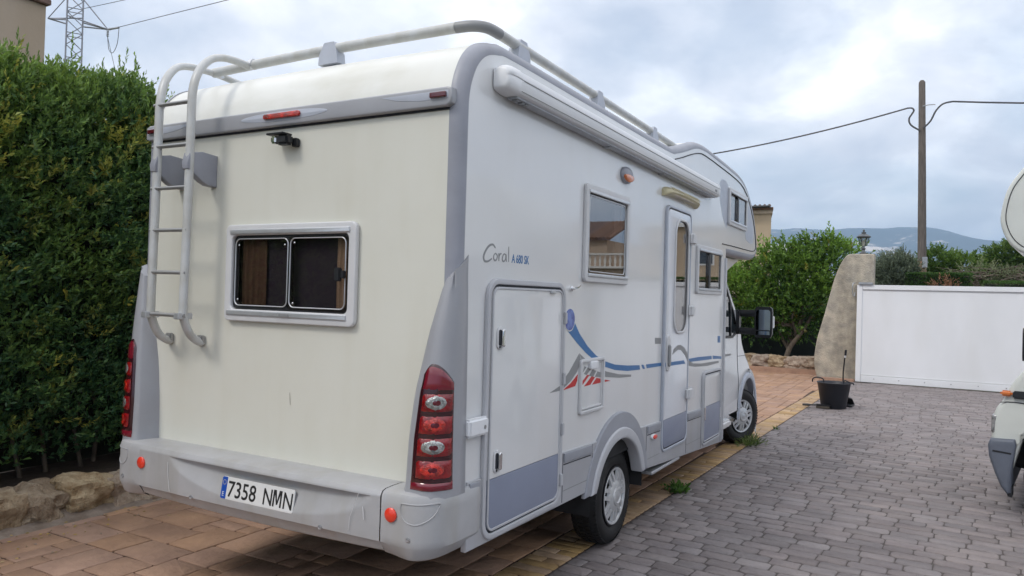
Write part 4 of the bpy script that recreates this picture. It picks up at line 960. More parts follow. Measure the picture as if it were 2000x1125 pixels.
for s in (-1, 1):
    zs = list(np.linspace(.84, 1.80, 16)) + [1.83, 1.85, 1.87, 1.89, 1.91, 1.93, 1.95, 1.975]
    capz = [1.84, 1.842, 1.845, 1.85, 1.862, 1.872, 1.885, 1.90, 1.915, 1.96, 1.975]
    rg = [[mould_section(min(z, capz[i]), s)[i] for i in range(11)] for z in zs]
    V = [p for r_ in rg for p in r_]; n = len(rg[0]); Fc = []
    for i in range(len(rg)-1):
        for k in range(n-1):
            q = (i*n+k, i*n+k+1, (i+1)*n+k+1, (i+1)*n+k); Fc.append(q if s > 0 else q[::-1])
    Fc.append(tuple((len(rg)-1)*n+k for k in range(n)))
    o = put('corner_moulding', mesh_py(V, Fc), mh, M['cap'], 62); mld[s] = o
# lamp clusters follow the moulding surface, 8 mm proud
def on_mould(t_, z, s, proud):
    """t_ 0..1 across the lamp, from inner to outer edge"""
    t_ = .085+.895*t_; sec = mould_section(z, 1); P = [Vector((p.x, p.y, 0)) for p in sec[3:8]]
    a = P[0]+Vector((.004, 0, 0)); pts = [a]+P[1:]; ls = [0]
    for i in range(1, len(pts)): ls.append(ls[-1]+(pts[i]-pts[i-1]).length)
    q = t_*ls[-1]
    for i in range(1, len(pts)):
        if q <= ls[i]+1e-9:
            f_ = (q-ls[i-1])/(ls[i]-ls[i-1]); p = pts[i-1].lerp(pts[i], f_); T = (pts[i]-pts[i-1]).normalized(); break
    n_ = Vector((T.y, -T.x, 0)); 
    if n_.y > 0: n_ = -n_
    n_ = (n_+Vector((.25*t_, -.1, 0))).normalized()
    p = p+n_*proud; return Vector((s*p.x, p.y, z))
def mould_patch(name, t0, t1, z0f, z1f, proud0, proud1, s, m, parent, nt=10, nz=8, dome=0., edge=.12):
    V = []; Fc = []
    for j in range(nz+1):
        for i in range(nt+1):
            t_ = t0+(t1-t0)*i/nt; za, zb = z0f(t_), z1f(t_); z = za+(zb-za)*j/nz
            e = min(i/nt, 1-i/nt, j/nz, 1-j/nz); k_ = min(1, e/edge) if edge else 1
            V.append(on_mould(t_, z, s, proud0+(proud1-proud0)*k_**.5+dome*sin(pi*i/nt)*sin(pi*j/nz)))
    for j in range(nz):
        for i in range(nt):
            a = j*(nt+1)+i; q = (a, a+1, a+nt+2, a+nt+1); Fc.append(q if s > 0 else q[::-1])
    return put(name, mesh_py(V, Fc), parent, m, 50)
ZT = lambda t_: 1.375+.085*(1-abs((t_-.25)/.75)**2.0) if t_ > .25 else 1.375+.085-.05*((.25-t_)/.25)**2
for s in (-1, 1):
    mc = mould_patch('lamp_cluster', -.0, 1., lambda t_: .905, ZT, .001, .009, s, M['lampblack'], mh, 14, 24, edge=.03)
    mould_patch('lamp_cap', .06, .97, lambda t_: 1.338, lambda t_: ZT(t_)-.012, .007, .013, s, M['lamptop'], mc, 10, 6)
    mould_patch('lamp_foot', .0, 1., lambda t_: .885, lambda t_: .925, .003, .012, s, M['lamptop'], mc, 10, 4)
    for k in range(4):
        z0 = .936+k*.1005
        hs = mould_patch('lamp_housing', .10, .96, lambda t_: z0, lambda t_: z0+.091, .006, .014, s, M['red'], mc, 10, 6)
        # oval lens domed out of the housing
        tcn_, zc = .50, z0+.047; V = [on_mould(tcn_, zc, s, .0165)]; Fc = []; nn = 24; Rg = [(.45, .0162), (.85, .0152), (1, .012)]
        for f_, pr_ in Rg:
            for i in range(nn): a = 2*pi*i/nn; V.append(on_mould(tcn_+.27*f_*cos(a), zc+.033*f_*sin(a), s, pr_))
        for i in range(nn):
            j = (i+1) % nn; q = (0, 1+i, 1+j); Fc.append(q if s > 0 else q[::-1])
            for r_ in range(2):
                q = (1+r_*nn+i, 1+(r_+1)*nn+i, 1+(r_+1)*nn+j, 1+r_*nn+j); Fc.append(q if s > 0 else q[::-1])
        ln_ = put('lamp_lens', mesh_py(V, Fc), mc, M['redb'] if k % 2 == 0 else M['clearl'], 180)
        V = [on_mould(tcn_, zc, s, .0185)]+[on_mould(tcn_+.085*cos(2*pi*i/14), zc+.012*sin(2*pi*i/14), s, .0165) for i in range(14)]
        put('bulb', mesh_py(V, [(0, 1+i, 1+(i+1) % 14)[::s] for i in range(14)]), mc, M['redd'], 180)

SCREW = [(.012, 0), (.012, .003), (.006, .004), (.004, .001), (0, .001)]
# ---- rear bumper: centre piece with plate recess and two wrap-round corners
def bump_prof(x):
    """(y, z) from panel down to under edge"""
    e = abs(x)/.9
    zt = .872; b = -.168-.010*(1-e*e)
    rec = 0
    return [(.0, .8735), (b+.09, .8725), (b+.035, .869), (b+.014, .862), (b+.003, .845)], b
def bumper_y(x, z, b):
    # crescent recess, deepest at the top edge
    c = .105; hw = .70; zt = .832
    if abs(x-c) < hw:
        arcz = zt-.165*math.sqrt(max(0, 1-((x-c)/hw)**2))
        if arcz < z < zt:
            f_ = (z-arcz)/max(zt-arcz, 1e-4); depth = .045*math.sqrt(max(0, 1-((x-c)/hw)**2))
            return b+depth*min(1, f_*1.4)
    return b+max(0, (.66-z))*.05
xs = list(np.linspace(-.8852, .879, 90)); rg = []
zrow = list(np.linspace(.838, .8335, 2))+list(np.linspace(.831, .632, 34))
for x in xs:
    top, b = bump_prof(x); zb = .560+.012*(abs(x)/.9)**2
    ring = [Vector((x, y, z)) for y, z in top] + [Vector((x, bumper_y(x, z, b), z)) for z in zrow] + [Vector((x, b+.012, zb+.060)), Vector((x, b+.038, zb+.012)), Vector((x, b+.06, zb)), Vector((x, b+.12, zb-.002)), Vector((x, 0, zb-.02))]
    rg.append(ring)
V = [p for r_ in rg for p in r_]; n = len(rg[0]); Fc = []
for i in range(len(rg)-1):
    for k in range(n-1): Fc.append((i*n+k, i*n+k+1, (i+1)*n+k+1, (i+1)*n+k))
bmp = put('rear_bumper', mesh_py(V, Fc), mh, M['bumper'], 30)
def corner_ring(z, s, infl):
    P = []
    b = -.168
    pts = [(.885, b), (1.02, b+.002), (1.09, b+.018), (1.145, b+.065), (1.172, b+.13), (1.180, .02), (1.178, .20), (1.172, .235)]
    for i, (x, y) in enumerate(smoothpath([(a, c_, 0) for a, c_ in pts], 3) and [(p.x, p.y) for p in smoothpath([(a, c_, 0) for a, c_ in pts], 3)]):
        dxn = (x-.9)/.28; P.append(Vector((s*(x-infl*max(0, dxn)), y+infl*(1-max(0, dxn))*1.0, z)))
    return P
for s in (-1, 1):
    lv = [(.8735, .17), (.8725, .09), (.869, .035), (.862, .014), (.845, .003), (.80, 0), (.70, .0), (.66, .0), (.632, .002), (.620, .012), (.575, .040), (.563, .062), (.560, .12), (.555, .17)]
    rg = [corner_ring(z, s, f_) for z, f_ in lv]
    # side rows drop to the skirt
    V = [p for r_ in rg for p in r_]; n = len(rg[0]); Fc = []
    for i in range(len(rg)-1):
        for k in range(n-1):
            q = (i*n+k, (i+1)*n+k, (i+1)*n+k+1, i*n+k+1); Fc.append(q if s > 0 else q[::-1])
    q = [k for k in range(n)]; Fc.append(tuple(q if s < 0 else q[::-1]))
    bc = put('bumper_corner', mesh_py(V, Fc), mh, M['bumper'], 34)
    V = []
    # embossed shield outline on the corner
    rgm = corner_ring(.7, 1, 0)
    def on_c(u, z):      # u: arc length from the inner edge
        acc = 0
        for i in range(1, len(rgm)):
            l = (rgm[i]-rgm[i-1]).length
            if acc+l >= u: p = rgm[i-1].lerp(rgm[i], (u-acc)/l); T = (rgm[i]-rgm[i-1]).normalized(); return Vector((s*(p.x+T.y*.0005), p.y-T.x*.0005, z))
            acc += l
        return Vector((s*rgm[-1].x, rgm[-1].y, z))
    sh_ = smoothpath([(.115, .825, 0), (.20, .826, 0), (.295, .832, 0), (.30, .818, 0), (.265, .77, 0), (.20, .737, 0), (.145, .742, 0), (.115, .775, 0), (.112, .81, 0)], 4)
    tube('embossed_line', [on_c(p.x, p.y) for p in sh_], .003, M['bumper'], bc, 6, closed=True)
    for u, z in ((.155, .665),): 
        p = on_c(u, z); knob('screw', SCREW, p, M['steel'], bc, n=10)
    knob('reflector', [(.033, 0), (.033, .006), (.027, .011), (0, .013)], (s*.945 if s > 0 else -.862, -.170, .765), M['refl'], bc if s > 0 else bmp)
for x in (-.42, .52):
    knob('screw', SCREW, (x, -.176, .635), M['steel'], bmp, n=10)
box('plate_lamp', (-.10, -.172, .838), (.02, -.13, .850), M['dark'], bmp, .004); box('plate_lamp', (.10, -.172, .838), (.24, -.13, .850), M['dark'], bmp, .004)
# scuffs
def scratch(pts, w, m):
    V = []; Fc = []
    for i, p in enumerate(pts):
        ww = w*(.3+.7*sin(pi*(i+.5)/len(pts))); V += [Vector(p)+Vector((-ww, 0, 0)), Vector(p)+Vector((ww, 0, 0))]
    for i in range(len(pts)-1): Fc.append((2*i, 2*i+1, 2*i+3, 2*i+2))
    put('scratch', mesh_py(V, Fc), mh, m)
M['scuff'] = mat('scuff', (.62, .62, .62), .6)
tube('scratch', [(.76, -.182, .836), (.745, -.182, .80), (.71, -.180, .72), (.70, -.178, .655)], .0016, M['scuff'], bmp, 4)
tube('scratch', [(.785, -.180, .78), (.79, -.180, .75), (.792, -.179, .72)], .0022, M['scuff'], bmp, 4)
tube('scratch', [(-.62, -.178, .80), (-.615, -.178, .72), (-.60, -.177, .64)], .0016, M['scuff'], bmp, 4)
scratch([(.115, -.0015, 1.235), (.118, -.0015, 1.20), (.122, -.0015, 1.17)], .004, mat('stain', (.42, .40, .35), .8))
# number plate
pg = Matrix.Translation((.075, -.150, .723)) @ Matrix.Rotation(radians(-9), 4, 'X')
def on_plate(me_name, lo, hi, m, parent, y0, y1, bev=.0): return box(me_name, (lo[0], y0, lo[1]), (hi[0], y1, hi[1]), m, parent, bev, 2, pg)
npl = plate('number_plate', [rr(-.262, -.058, .262, .058, .012)], 0.012, .020, M['plate'], bmp, 'rear', .002, xf=pg)
plate('country_band', [rr(-.260, -.056, -.222, .056, (.010, 0, 0, .010))], .020, .0212, M['plateb'], npl, 'rear', xf=pg)
text('country_letter', 'E', .034, (-.250, -.044), M['plate'], npl, 'rear', .0212, .0222, .9, xf=pg)
for k in range(12):
    a = 2*pi*k/12; plate('star', [ell(-.241+.0115*cos(a), .028+.0115*sin(a), .0022, .0022, 5)], .0212, .0222, M['oldy'], npl, 'rear', xf=pg)
text('number', 'N', .116, (.187, -.041), M['ink'], npl, 'rear', .020, .0215, .80, .0007, xf=pg)
for q_ in ([(.120, -.041), (.130, -.041), (.130, .041), (.120, .041)], [(.1695, -.041), (.1795, -.041), (.1795, .041), (.1695, .041)], [(.1305, .041), (.1305, .022), (.146, -.030), (.1495, -.030), (.1495, -.012), (.139, .041)][::-1], [(.169, .041), (.169, .022), (.1535, -.030), (.1500, -.030), (.1500, -.012), (.1605, .041)]):
    plate('number', [q_], .020, .0213, M['ink'], npl, 'rear', xf=pg)
text('number', '7358', .116, (-.214, -.041), M['ink'], npl, 'rear', .020, .0215, .92, .0007, xf=pg)
text('number', 'N', .116, (.046, -.041), M['ink'], npl, 'rear', .020, .0215, .80, .0007, xf=pg)

# ---- right side: skirt, arch, doors, windows, decals
sk_top = lambda y: .885-.0285*y
sk_bot = lambda y: .548-.008*y if y < 1.7 else (.534-(y-1.7)*.062 if y < 5.2 else .32)
ya, za = 2.125, .40
arch_pts = [(ya+.475*cos(a), za+.42*sin(a)) for a in np.linspace(pi-.0, 0, 20)]
low = [(.135, sk_bot(.135)), (1.2, sk_bot(1.2)), (1.60, sk_bot(1.6))] + [(ya-.50, .50)] + [p for p in arch_pts if p[1] > .50] + [(ya+.48, .48), (3.2, sk_bot(3.2)), (4.2, sk_bot(4.2)), (5.10, sk_bot(5.1))]
plate('side_skirt', [low + [(5.11, sk_top(5.1)), (.135, sk_top(.135))]], W-.02, W+.012, M['skirt'], mh, 'side', .004)
plate('side_skirt', [low + [(5.11, sk_top(5.1)), (.135, sk_top(.135))]], -W-.012, -W+.02, M['skirt'], mh, 'side', .004)
for a, b in ((.145, .235), (1.205, 1.62), (2.72, 3.035), (3.80, 4.245)):
    plate('skirt_ridge', [[(a, sk_top(a)-.062), (b, sk_top(b)-.062), (b, sk_top(b)-.008), (a, sk_top(a)-.008)]], W+.012, W+.022, M['arch'], mh, 'side', .003)
    plate('skirt_groove', [[(a, sk_top(a)-.078), (b, sk_top(b)-.078), (b, sk_top(b)-.072), (a, sk_top(a)-.072)]], W+.012, W+.0135, M['gap'], mh)
for y in (1.195, 1.64, 2.70, 3.775, 4.265, 5.02):
    plate('panel_seam', [[(y-.003, sk_bot(y)+.012), (y+.003, sk_bot(y)+.012), (y+.003, sk_top(y)-.006), (y-.003, sk_top(y)-.006)]], W+.010, W+.0132, M['gap'], mh)
for a, b, z in ((1.21, 1.60, .615), (2.74, 3.03, .56), (3.80, 4.25, .52)):
    plate('panel_seam', [[(a, z-.012*(a-1.2)), (b, z-.012*(b-1.2)), (b, z+.005-.012*(b-1.2)), (a, z+.005-.012*(a-1.2))]], W+.010, W+.0130, M['greyd'], mh)
# wheel arch: broad flat moulding and a thick lip
def arch_band(name, ro, ri, w0, w1, m, bev, zc=za, lowz=.50, par=None):
    aa = np.linspace(pi+.0, 0, 26)
    o_ = [(ya+ro[0]*cos(a), zc+ro[1]*sin(a)) for a in aa]; i_ = [(ya+ri[0]*cos(a), zc+ri[1]*sin(a)) for a in aa]
    cl = lambda L_: [(a, max(b, lowz)) for a, b in L_]
    return plate(name, [[(o_[0][0], lowz)]+[p for p in o_ if p[1] > lowz]+[(o_[-1][0], lowz-.02), (i_[-1][0], lowz-.02)]+[p for p in i_[::-1] if p[1] > lowz]+[(i_[0][0], lowz)]], w0, w1, m, par or mh, 'side', bev, 3)
ab = arch_band('wheel_arch', (.60, .585), (.465, .415), W-.01, W+.022, M['arch'], .008)
arch_band('arch_lip', (.515, .475), (.440, .395), W-.06, W+.036, M['archlip'], .014, par=ab)
V = []; Fc = []; aa = np.linspace(radians(-5), radians(185), 22)
for x in (.78, W+.01):
    for a in aa: V.append((x, ya+.50*cos(a), .40+.45*sin(a)))
k_ = len(aa)
for i in range(k_-1): Fc.append((i, i+1, k_+i+1, k_+i))
V.append((.78, ya, .3)); c_ = len(V)-1
for i in range(k_-1): Fc.append((c_, i, i+1))
put('wheel_well', mesh_py(V, Fc), mh, M['under'], 60)

def ring(name, r0, thick, rad, w0, w1, m, parent, bev=.003, inner=None):
    a, b, c, d = r0; r2 = rad-thick if not isinstance(rad, tuple) else tuple(max(q-thick, .002) for q in rad)
    return plate(name, [rr(a, b, c, d, rad), rr(a+thick, b+thick, c-thick, d-thick, max(r2, .002) if not isinstance(r2, tuple) else r2)], w0, w1, m, parent, 'side', bev)
def hatch(name, r0, rad, split, m_up, m_low, label=None, fw=.028, shear=0.):
    a, b, c, d = r0
    f = ring(name, r0, fw, rad, W+.0, W+.024, M['archlip'] if name != 'entry_door' else M['trimlight'], mh, .005)
    ring('rubber_seal', (a+fw+.001, b+fw+.001, c-fw-.001, d-fw-.001), .010, max(rad-fw, .02), W, W+.016, M['gap'], f, .001)
    g_ = fw+.012; q = max(rad-g_, .02)
    if split:
        plate('upper_panel', [rr(a+g_, split+.002, c-g_, d-g_, (.001, .001, q, q))], W+.001, W+.021, m_up, f, 'side', .002)
        plate('lower_panel', [rr(a+g_, b+g_, c-g_, split, (q, q, .001, .001))], W+.001, W+.021, m_low, f, 'side', .002)
    ring('panel_edge', (a+g_, b+g_, c-g_, d-g_), .012, q, W+.018, W+.026, M['archlip'], f, .002)
    return f
gdr = hatch('garage_door', (.262, .555, 1.160, 1.868), .10, .858, M['white'], M['doorlow'], fw=.030)
for z in (.70, 1.0, 1.30, 1.66): box('hinge', (W+.012, 1.128, z-.035), (W+.036, 1.158, z+.035), M['archlip'], gdr, .004)
def lock(y, z, parent):
    h_ = plate('lock_plate', [rr(y-.033, z-.058, y+.033, z+.058, .030)], W+.020, W+.030, M['frame'], parent, 'side', .004)
    plate('lock_recess', [rr(y-.022, z-.036, y+.004, z+.044, .010)], W+.030, W+.0315, M['gap'], h_)
    plate('lever', [rr(y-.003, z-.044, y+.024, z+.046, .012)], W+.030, W+.046, M['chrome'], h_, 'side', .005)
    knob('keyhole', [(.007, 0), (.007, .002), (0, .002)], (W+.031, y-.010, z-.044), M['dark'], h_, 'side', 8)
lock(.382, 1.565, gdr); lock(.382, .942, gdr)
box('catch', (W+.02, .94, 1.802), (W+.036, 1.0, 1.818), M['alu'], gdr, .004)
wb = box('security_lock', (W+.003, .090, 1.100), (W+.045, .268, 1.188), M['whitep'], mh, .012, 3)
knob('keyhole', [(.010, 0), (.010, .002), (0, .002)], (W+.0455, .226, 1.14), M['greyd'], wb, 'side', 10)
# entry door with long window
edr = ring('entry_door', (3.055, .535, 3.765, 2.575), .022, .085, W, W+.024, M['trimlight'], mh, .005)
ring('rubber_seal', (3.078, .558, 3.742, 2.552), .010, .065, W, W+.018, M['gap'], edr, .001)
spl = .80
plate('upper_panel', [rr(3.089, spl+.002, 3.731, 2.541, (.001, .001, .055, .055)), rr(3.283, 1.512, 3.667, 2.478, .14, 8)], W-.02, W+.022, mat('door_white', (.68, .70, .745), .22, coat=.5), edr, 'side', .002)
plate('lower_panel', [rr(3.089, .569, 3.731, spl, (.055, .055, .001, .001))], W+.001, W+.022, M['doorlow'], edr, 'side', .002)
ring('window_seal', (3.270, 1.500, 3.680, 2.490), .022, .15, W+.018, W+.034, M['frame'], edr, .006)
plate('window_pane', [rr(3.285, 1.515, 3.665, 2.475, .14, 8)], W+.010, W+.016, M['glass'], edr, 'side', 0)
curtain('curtain', ((3.29, W-.02), (3.66, W-.02)), 1.50, 2.49, M['curtain'], edr, .008, 30, 5, 'x')
for z in (.96, 1.70, 2.34): box('hinge', (W+.02, 3.665, z-.055), (W+.062, 3.82, z+.055), M['frame'], edr, .018, 3)
eh = plate('door_handle', [rr(3.098, 1.20, 3.190, 1.50, .045)], W+.020, W+.034, M['frame'], edr, 'side', .006)
plate('lever', [rr(3.112, 1.24, 3.165, 1.42, .025)], W+.034, W+.050, M['greyd'], eh, 'side', .006)
# locker hatch behind the door
h2 = hatch('locker_door', (4.29, .395, 4.985, 1.108), .075, .765, M['white'], M['doorlow'], fw=.022)
plate('lock_plate', [rr(4.325, .64, 4.36, .78, .015)], W+.022, W+.034, M['chrome'], h2, 'side', .004)
box('hinge', (W+.01, 4.95, .46), (W+.034, 4.985, .60), M['archlip'], h2, .004); box('hinge', (W+.01, 4.95, .70), (W+.034, 4.985, .84), M['archlip'], h2, .004)
# small service hatch
sh_ = ring('service_hatch', (1.418, 1.045, 1.808, 1.395), .022, .022, W, W+.020, M['frame'], mh, .005)
ring('panel_edge', (1.446, 1.073, 1.780, 1.372), .010, .015, W+.001, W+.012, M['frame'], sh_, .002)
plate('panel', [rr(1.455, 1.082, 1.771, 1.363, .01)], W+.0006, W+.004, M['white'], sh_, 'side', .001)
plate('latch', [rr(1.56, 1.325, 1.68, 1.375, .012)], W+.004, W+.026, M['whitep'], sh_, 'side', .004)
# windows
def side_window(w_, kind, cur):
    a, b, c, d = w_; m_ = .05
    f = plate('side_window', [rr(a, b, c, d, .03), hole(w_, .045, .028)], W, W+.026, M['frame'], mh, 'side', .007, 3)
    plate('blind_rail', [rr(a+.035, d-.058, c-.035, d-.036, .003)], W+.02, W+.034, M['alu'], f, 'side', .004)
    plate('blind_rail', [rr(a+.040, b+.034, c-.035, b+.056, .003)], W+.02, W+.033, M['alu'], f, 'side', .004)
    ring('sash', (a+.047, b+.047, c-.047, d-.047), .016, .03, W-.012, W+.014, M['dark'], f, .003)
    y0, y1, z0, z1 = a+.055, c-.055, b+.055, d-.055
    if kind == 'slide':
        mid = (y0+y1)/2-.01
        plate('window_pane', [rr(y0, z0, mid+.03, z1, .02)], W-.006, W+.001, M['glass'], f, 'side', 0)
        plate('window_pane', [rr(mid-.03, z0, y1, z1, .02)], W+.004, W+.011, M['glass'], f, 'side', 0)
        plate('centre_bar', [rr(mid-.034, z0, mid+.034, z1, .003)], W+.0115, W+.018, M['dark'], f, 'side', .002)
    else:
        plate('window_pane', [rr(y0, z0, y1, z1, .03)], W+.004, W+.014, M['glass'], f, 'side', 0)
        ring('pane_edge', (y0+.01, z0+.012, y1-.01, z1-.012), .006, .035, W+.0125, W+.018, M['alu'], f, .002)
        box('catch', (W-.03, y0+.04, z0+.06), (W-.006, y0+.07, z0+.17), M['dark'], f, .006); box('catch', (W-.03, (y0+y1)/2+.02, z0+.02), (W-.006, (y0+y1)/2+.14, z0+.05), M['dark'], f, .006)
    box('backing', (W-.36, a-.02, b-.02), (W-.35, c+.02, d+.02), M['inside'], f)
    for (p, q, mm) in cur: curtain('curtain', ((p, W-.045), (q, W-.045)), b+.02, d-.02, M[mm], f, .014, 40, 6, 'x')
    return f
side_window(win1, 'hinge', ((1.44, 1.52, 'curtainw'), (2.05, 2.18, 'curtainw')))
side_window(win2, 'slide', ((4.0, 4.30, 'curtainw'), (4.52, 4.89, 'curtain')))
side_window(win3, 'slide', ((5.18, 5.48, 'curtainw'), (5.66, 6.0, 'curtain')))
# grey panels printed round the overcab window
def decal(name, pts, m, w=.0012, par=None): return plate(name, [pts], W, W+w, m, par or mh)
decal('grey_field', [(4.86, 3.045), (4.80, 3.0), (4.78, 2.92), (4.84, 2.80), (4.93, 2.69), (5.05, 2.60), (5.12, 2.57), (5.15, 2.60), (5.15, 3.0), (5.14, 3.03), (5.05, 3.055), (4.95, 3.06)], M['trimlight'])
decal('grey_field', [(6.012, 3.0), (6.10, 2.97), (6.28, 2.86), (6.42, 2.70), (6.46, 2.58), (6.43, 2.50), (6.30, 2.49), (6.06, 2.52), (6.012, 2.60)], M['trimlight'])
tube('bead', smoothpath([(W+.003, p.y, p.z) for p in offset_path(sp, .105)[40::4]]+[(W+.003, 4.95, 2.39)], 2), .005, M['gap'], mh, 5)
# marker lamp, awning lamp, small fittings
mk = knob('marker_lamp', [(.060, 0), (.060, .012), (.052, .026), (.030, .036), (.001, .039)], (W, 2.135, 2.665), M['trim'], mh, 'side', 28, 1.75)
plate('amber_lens', [[(2.135+.092*cos(a), 2.660+.046*sin(a)) for a in np.linspace(radians(195), radians(360-8), 14)] + [(2.20, 2.668), (2.12, 2.672), (2.05, 2.660)]], W+.014, W+.041, M['amber'], mk, 'side', .010, 3)
rlp = [(0, .0), (.055, .004), (.072, .022), (.060, .048), (.028, .066), (0, .070)]
rg = []
for t_, k_ in ((0, .45), (.03, .8), (.08, 1), (.5, 1.0), (.92, 1), (.97, .8), (1, .45)):
    y = 2.955+.955*t_; rg.append([Vector((W-.002+a*k_, y, 2.628+.03*(1-abs(2*t_-1)**4)+b*(.6+.4*k_))) for a, b in rlp])
al = loft('awning_lamp', rg, M['oldy'], mh, smooth=50)
for t_ in (.15, .85): pass
box('lamp_lens', (W+.012, 3.06, 2.652), (W+.060, 3.80, 2.664), M['curtainw'], al, .004)
for k in range(3): tube('rib', [(W+.075-.012*k, 3.03, 2.685+.012*k), (W+.075-.012*k, 3.84, 2.685+.012*k)], .003, M['oldy'], al, 5)
hookp = (W, 1.262, 1.838)
hk2 = knob('coat_hook', [(.017, 0), (.017, .012), (.010, .016), (.008, .03), (0, .032)], hookp, M['chrome'], mh, 'side', 12)
tube('peg', [(W+.02, 1.262, 1.838), (W+.035, 1.30, 1.845), (W+.045, 1.31, 1.86)], .006, M['chrome'], hk2, 6)
sr = plate('side_repeater', [ell(2.845, .705, .052, .022, 20)], W+.010, W+.030, M['whitep'], mh, 'side', .006, 3); sr['label'] = 'orange side marker in a white surround behind the wheel arch'
plate('amber_lens', [ell(2.852, .704, .043, .0175, 18)], W+.028, W+.040, M['refl'], sr, 'side', .005, 3)
# entrance step
stp = box('entry_step', (W-.30, 2.86, .395), (W+.012, 3.60, .420), M['alu'], mh, .006); box('step_arm', (W-.34, 2.86, .425), (W-.1, 2.90, .56), M['under'], stp); box('step_arm', (W-.34, 3.46, .425), (W-.1, 3.50, .56), M['under'], stp)
# ---- awning casing
ap = [(a_*.70, b_*.80) for a_, b_ in [(0, .170), (.045, .186), (.085, .184), (.118, .168), (.134, .140), (.136, .118), (.130, .112), (.134, .105), (.130, .050), (.118, .030), (.095, .020), (.0, .020)]]
AY0, AY1, AZ = .295, 4.44, 2.785
rg = [[Vector((W+.006+a, y, AZ+b)) for a, b in ap] for y in (AY0+.05, AY1-.035)]
aw = loft('awning', rg, M['awn'], mh, smooth=28)
def aw_cap(y0, y1, s):
    cx_, cz_ = .045, .082; rg = []
    for t_, k_ in ((0, 1.05), (.45, 1.05), (.8, .95), (.95, .82), (1, .6)):
        rg.append([Vector((W+.006+max(0, cx_+(a-cx_)*k_) if a > 0 else W+.006, y0+(y1-y0)*t_, AZ+cz_+(b-cz_)*k_)) for a, b in ap])
    loft('end_cap', rg, M['awn'], aw, smooth=45)
aw_cap(AY0+.10, AY0-.02, -1); aw_cap(AY1-.06, AY1+.02, 1)
box('underside', (W+.012, AY0+.11, AZ+.004), (W+.07, AY1-.07, AZ+.015), M['awnd'], aw, .002)
tube('lead_bar_line', [(W+.1005, AY0+.13, AZ+.090), (W+.1005, AY1-.07, AZ+.090)], .0013, M['greyd'], aw, 5)
tube('lead_bar_line', [(W+.0975, AY0+.11, AZ+.034), (W+.0975, AY1-.07, AZ+.034)], .0018, M['greyd'], aw, 5)
for y in (.42, .48, .52): box('catch', (W+.03, y, AZ-.006), (W+.06, y+.03, AZ+.004), M['greyd'], aw, .002)
for y in (1.7, 2.85, 3.9): box('bracket', (W+.0, y, AZ-.004), (W+.05, y+.06, AZ+.010), M['awnd'], aw, .002)
text('maker_mark', 'F45', .036, (4.24, AZ+.048), M['greyd'], aw, 'side', W+.0985, W+.1005, 1.4, .0008, .2)
# ---- printed decals
sw = decal('blue_swoosh', [(1.342, 1.624), (1.416, 1.557), (1.546, 1.473), (1.687, 1.407), (1.835, 1.361), (2.028, 1.325), (2.276, 1.302), (2.535, 1.288), (2.547, 1.254), (2.279, 1.262), (2.031, 1.287), (1.837, 1.323), (1.654, 1.379), (1.515, 1.434), (1.382, 1.499), (1.245, 1.575), (1.30, 1.585)], M['blue'])
gl_ = plate('globe', [ell(1.262, 1.648, .078, .073, 30)], W, W+.0016, M['white'], mh); plate('globe_print', [ell(1.262, 1.648, .070, .066, 30)], W+.0016, W+.0030, M['blued'], gl_)
decal('blue_tick', [(2.576, 1.288), (2.618, 1.287), (2.663, 1.253), (2.613, 1.253)], M['blue'])
decal('grey_swoosh', [(1.418, 1.435), (1.501, 1.399), (1.621, 1.35), (1.745, 1.325), (1.877, 1.287), (2.113, 1.251), (2.359, 1.23), (2.356, 1.214), (2.115, 1.226), (1.88, 1.249), (1.732, 1.274), (1.556, 1.32), (1.459, 1.39)], M['greyd'])
decal('grey_peak', [(1.414, 1.432), (1.452, 1.388), (1.393, 1.322), (1.304, 1.271), (1.201, 1.235), (1.163, 1.232), (1.163, 1.271), (1.27, 1.325)], M['greyd'])
plate('grey_peak', [[(1.118, 1.262), (1.118, 1.231), (.969, 1.230)]], W+.021, W+.0222, M['greyd'], gdr)
for p in ([(1.404, 1.304), (1.397, 1.263), (1.368, 1.233), (1.187, 1.223), (1.305, 1.258)], [(1.698, 1.259), (1.958, 1.218), (1.624, 1.22)]): decal('red_stripe', p, M['redc'], .0014)
for p in ([(1.545, 1.291), (1.579, 1.286), (1.479, 1.236), (1.455, 1.227), (1.459, 1.25)], [(1.613, 1.275), (1.669, 1.265), (1.596, 1.222), (1.497, 1.22)], [(1.698, 1.259), (1.765, 1.248), (1.765, 1.221), (1.624, 1.22)]): plate('red_stripe', [p], W+.004, W+.0055, M['redc'], sh_)
for p in ([(1.495, 1.348), (1.528, 1.341), (1.471, 1.31)], [(1.55, 1.338), (1.60, 1.325), (1.53, 1.29), (1.49, 1.30)], [(1.63, 1.318), (1.69, 1.305), (1.64, 1.27), (1.57, 1.283)], [(1.71, 1.30), (1.765, 1.29), (1.765, 1.258), (1.67, 1.268)]): plate('grey_stripe', [p], W+.004, W+.0055, M['greyd'], sh_)
decal('blue_band', [(2.685, 1.284), (3.05, 1.275), (3.05, 1.247), (2.699, 1.253)], M['blue'])
plate('blue_band', [[(3.092, 1.273), (3.611, 1.263), (3.661, 1.23), (3.092, 1.242)]], W+.022, W+.0235, M['blue'], edr)
decal('blue_band', [(3.831, 1.261), (4.147, 1.26), (4.638, 1.246), (4.653, 1.211), (4.204, 1.222), (3.883, 1.23)], M['blue'])
decal('blue_band', [(4.686, 1.245), (5.04, 1.217), (5.04, 1.192), (4.695, 1.21)], M['blue'])
gwv = [(3.273, 1.33), (3.304, 1.372), (3.41, 1.402), (3.498, 1.404), (3.615, 1.376), (3.726, 1.313), (3.726, 1.252), (3.645, 1.306), (3.525, 1.357), (3.435, 1.364), (3.349, 1.348)]
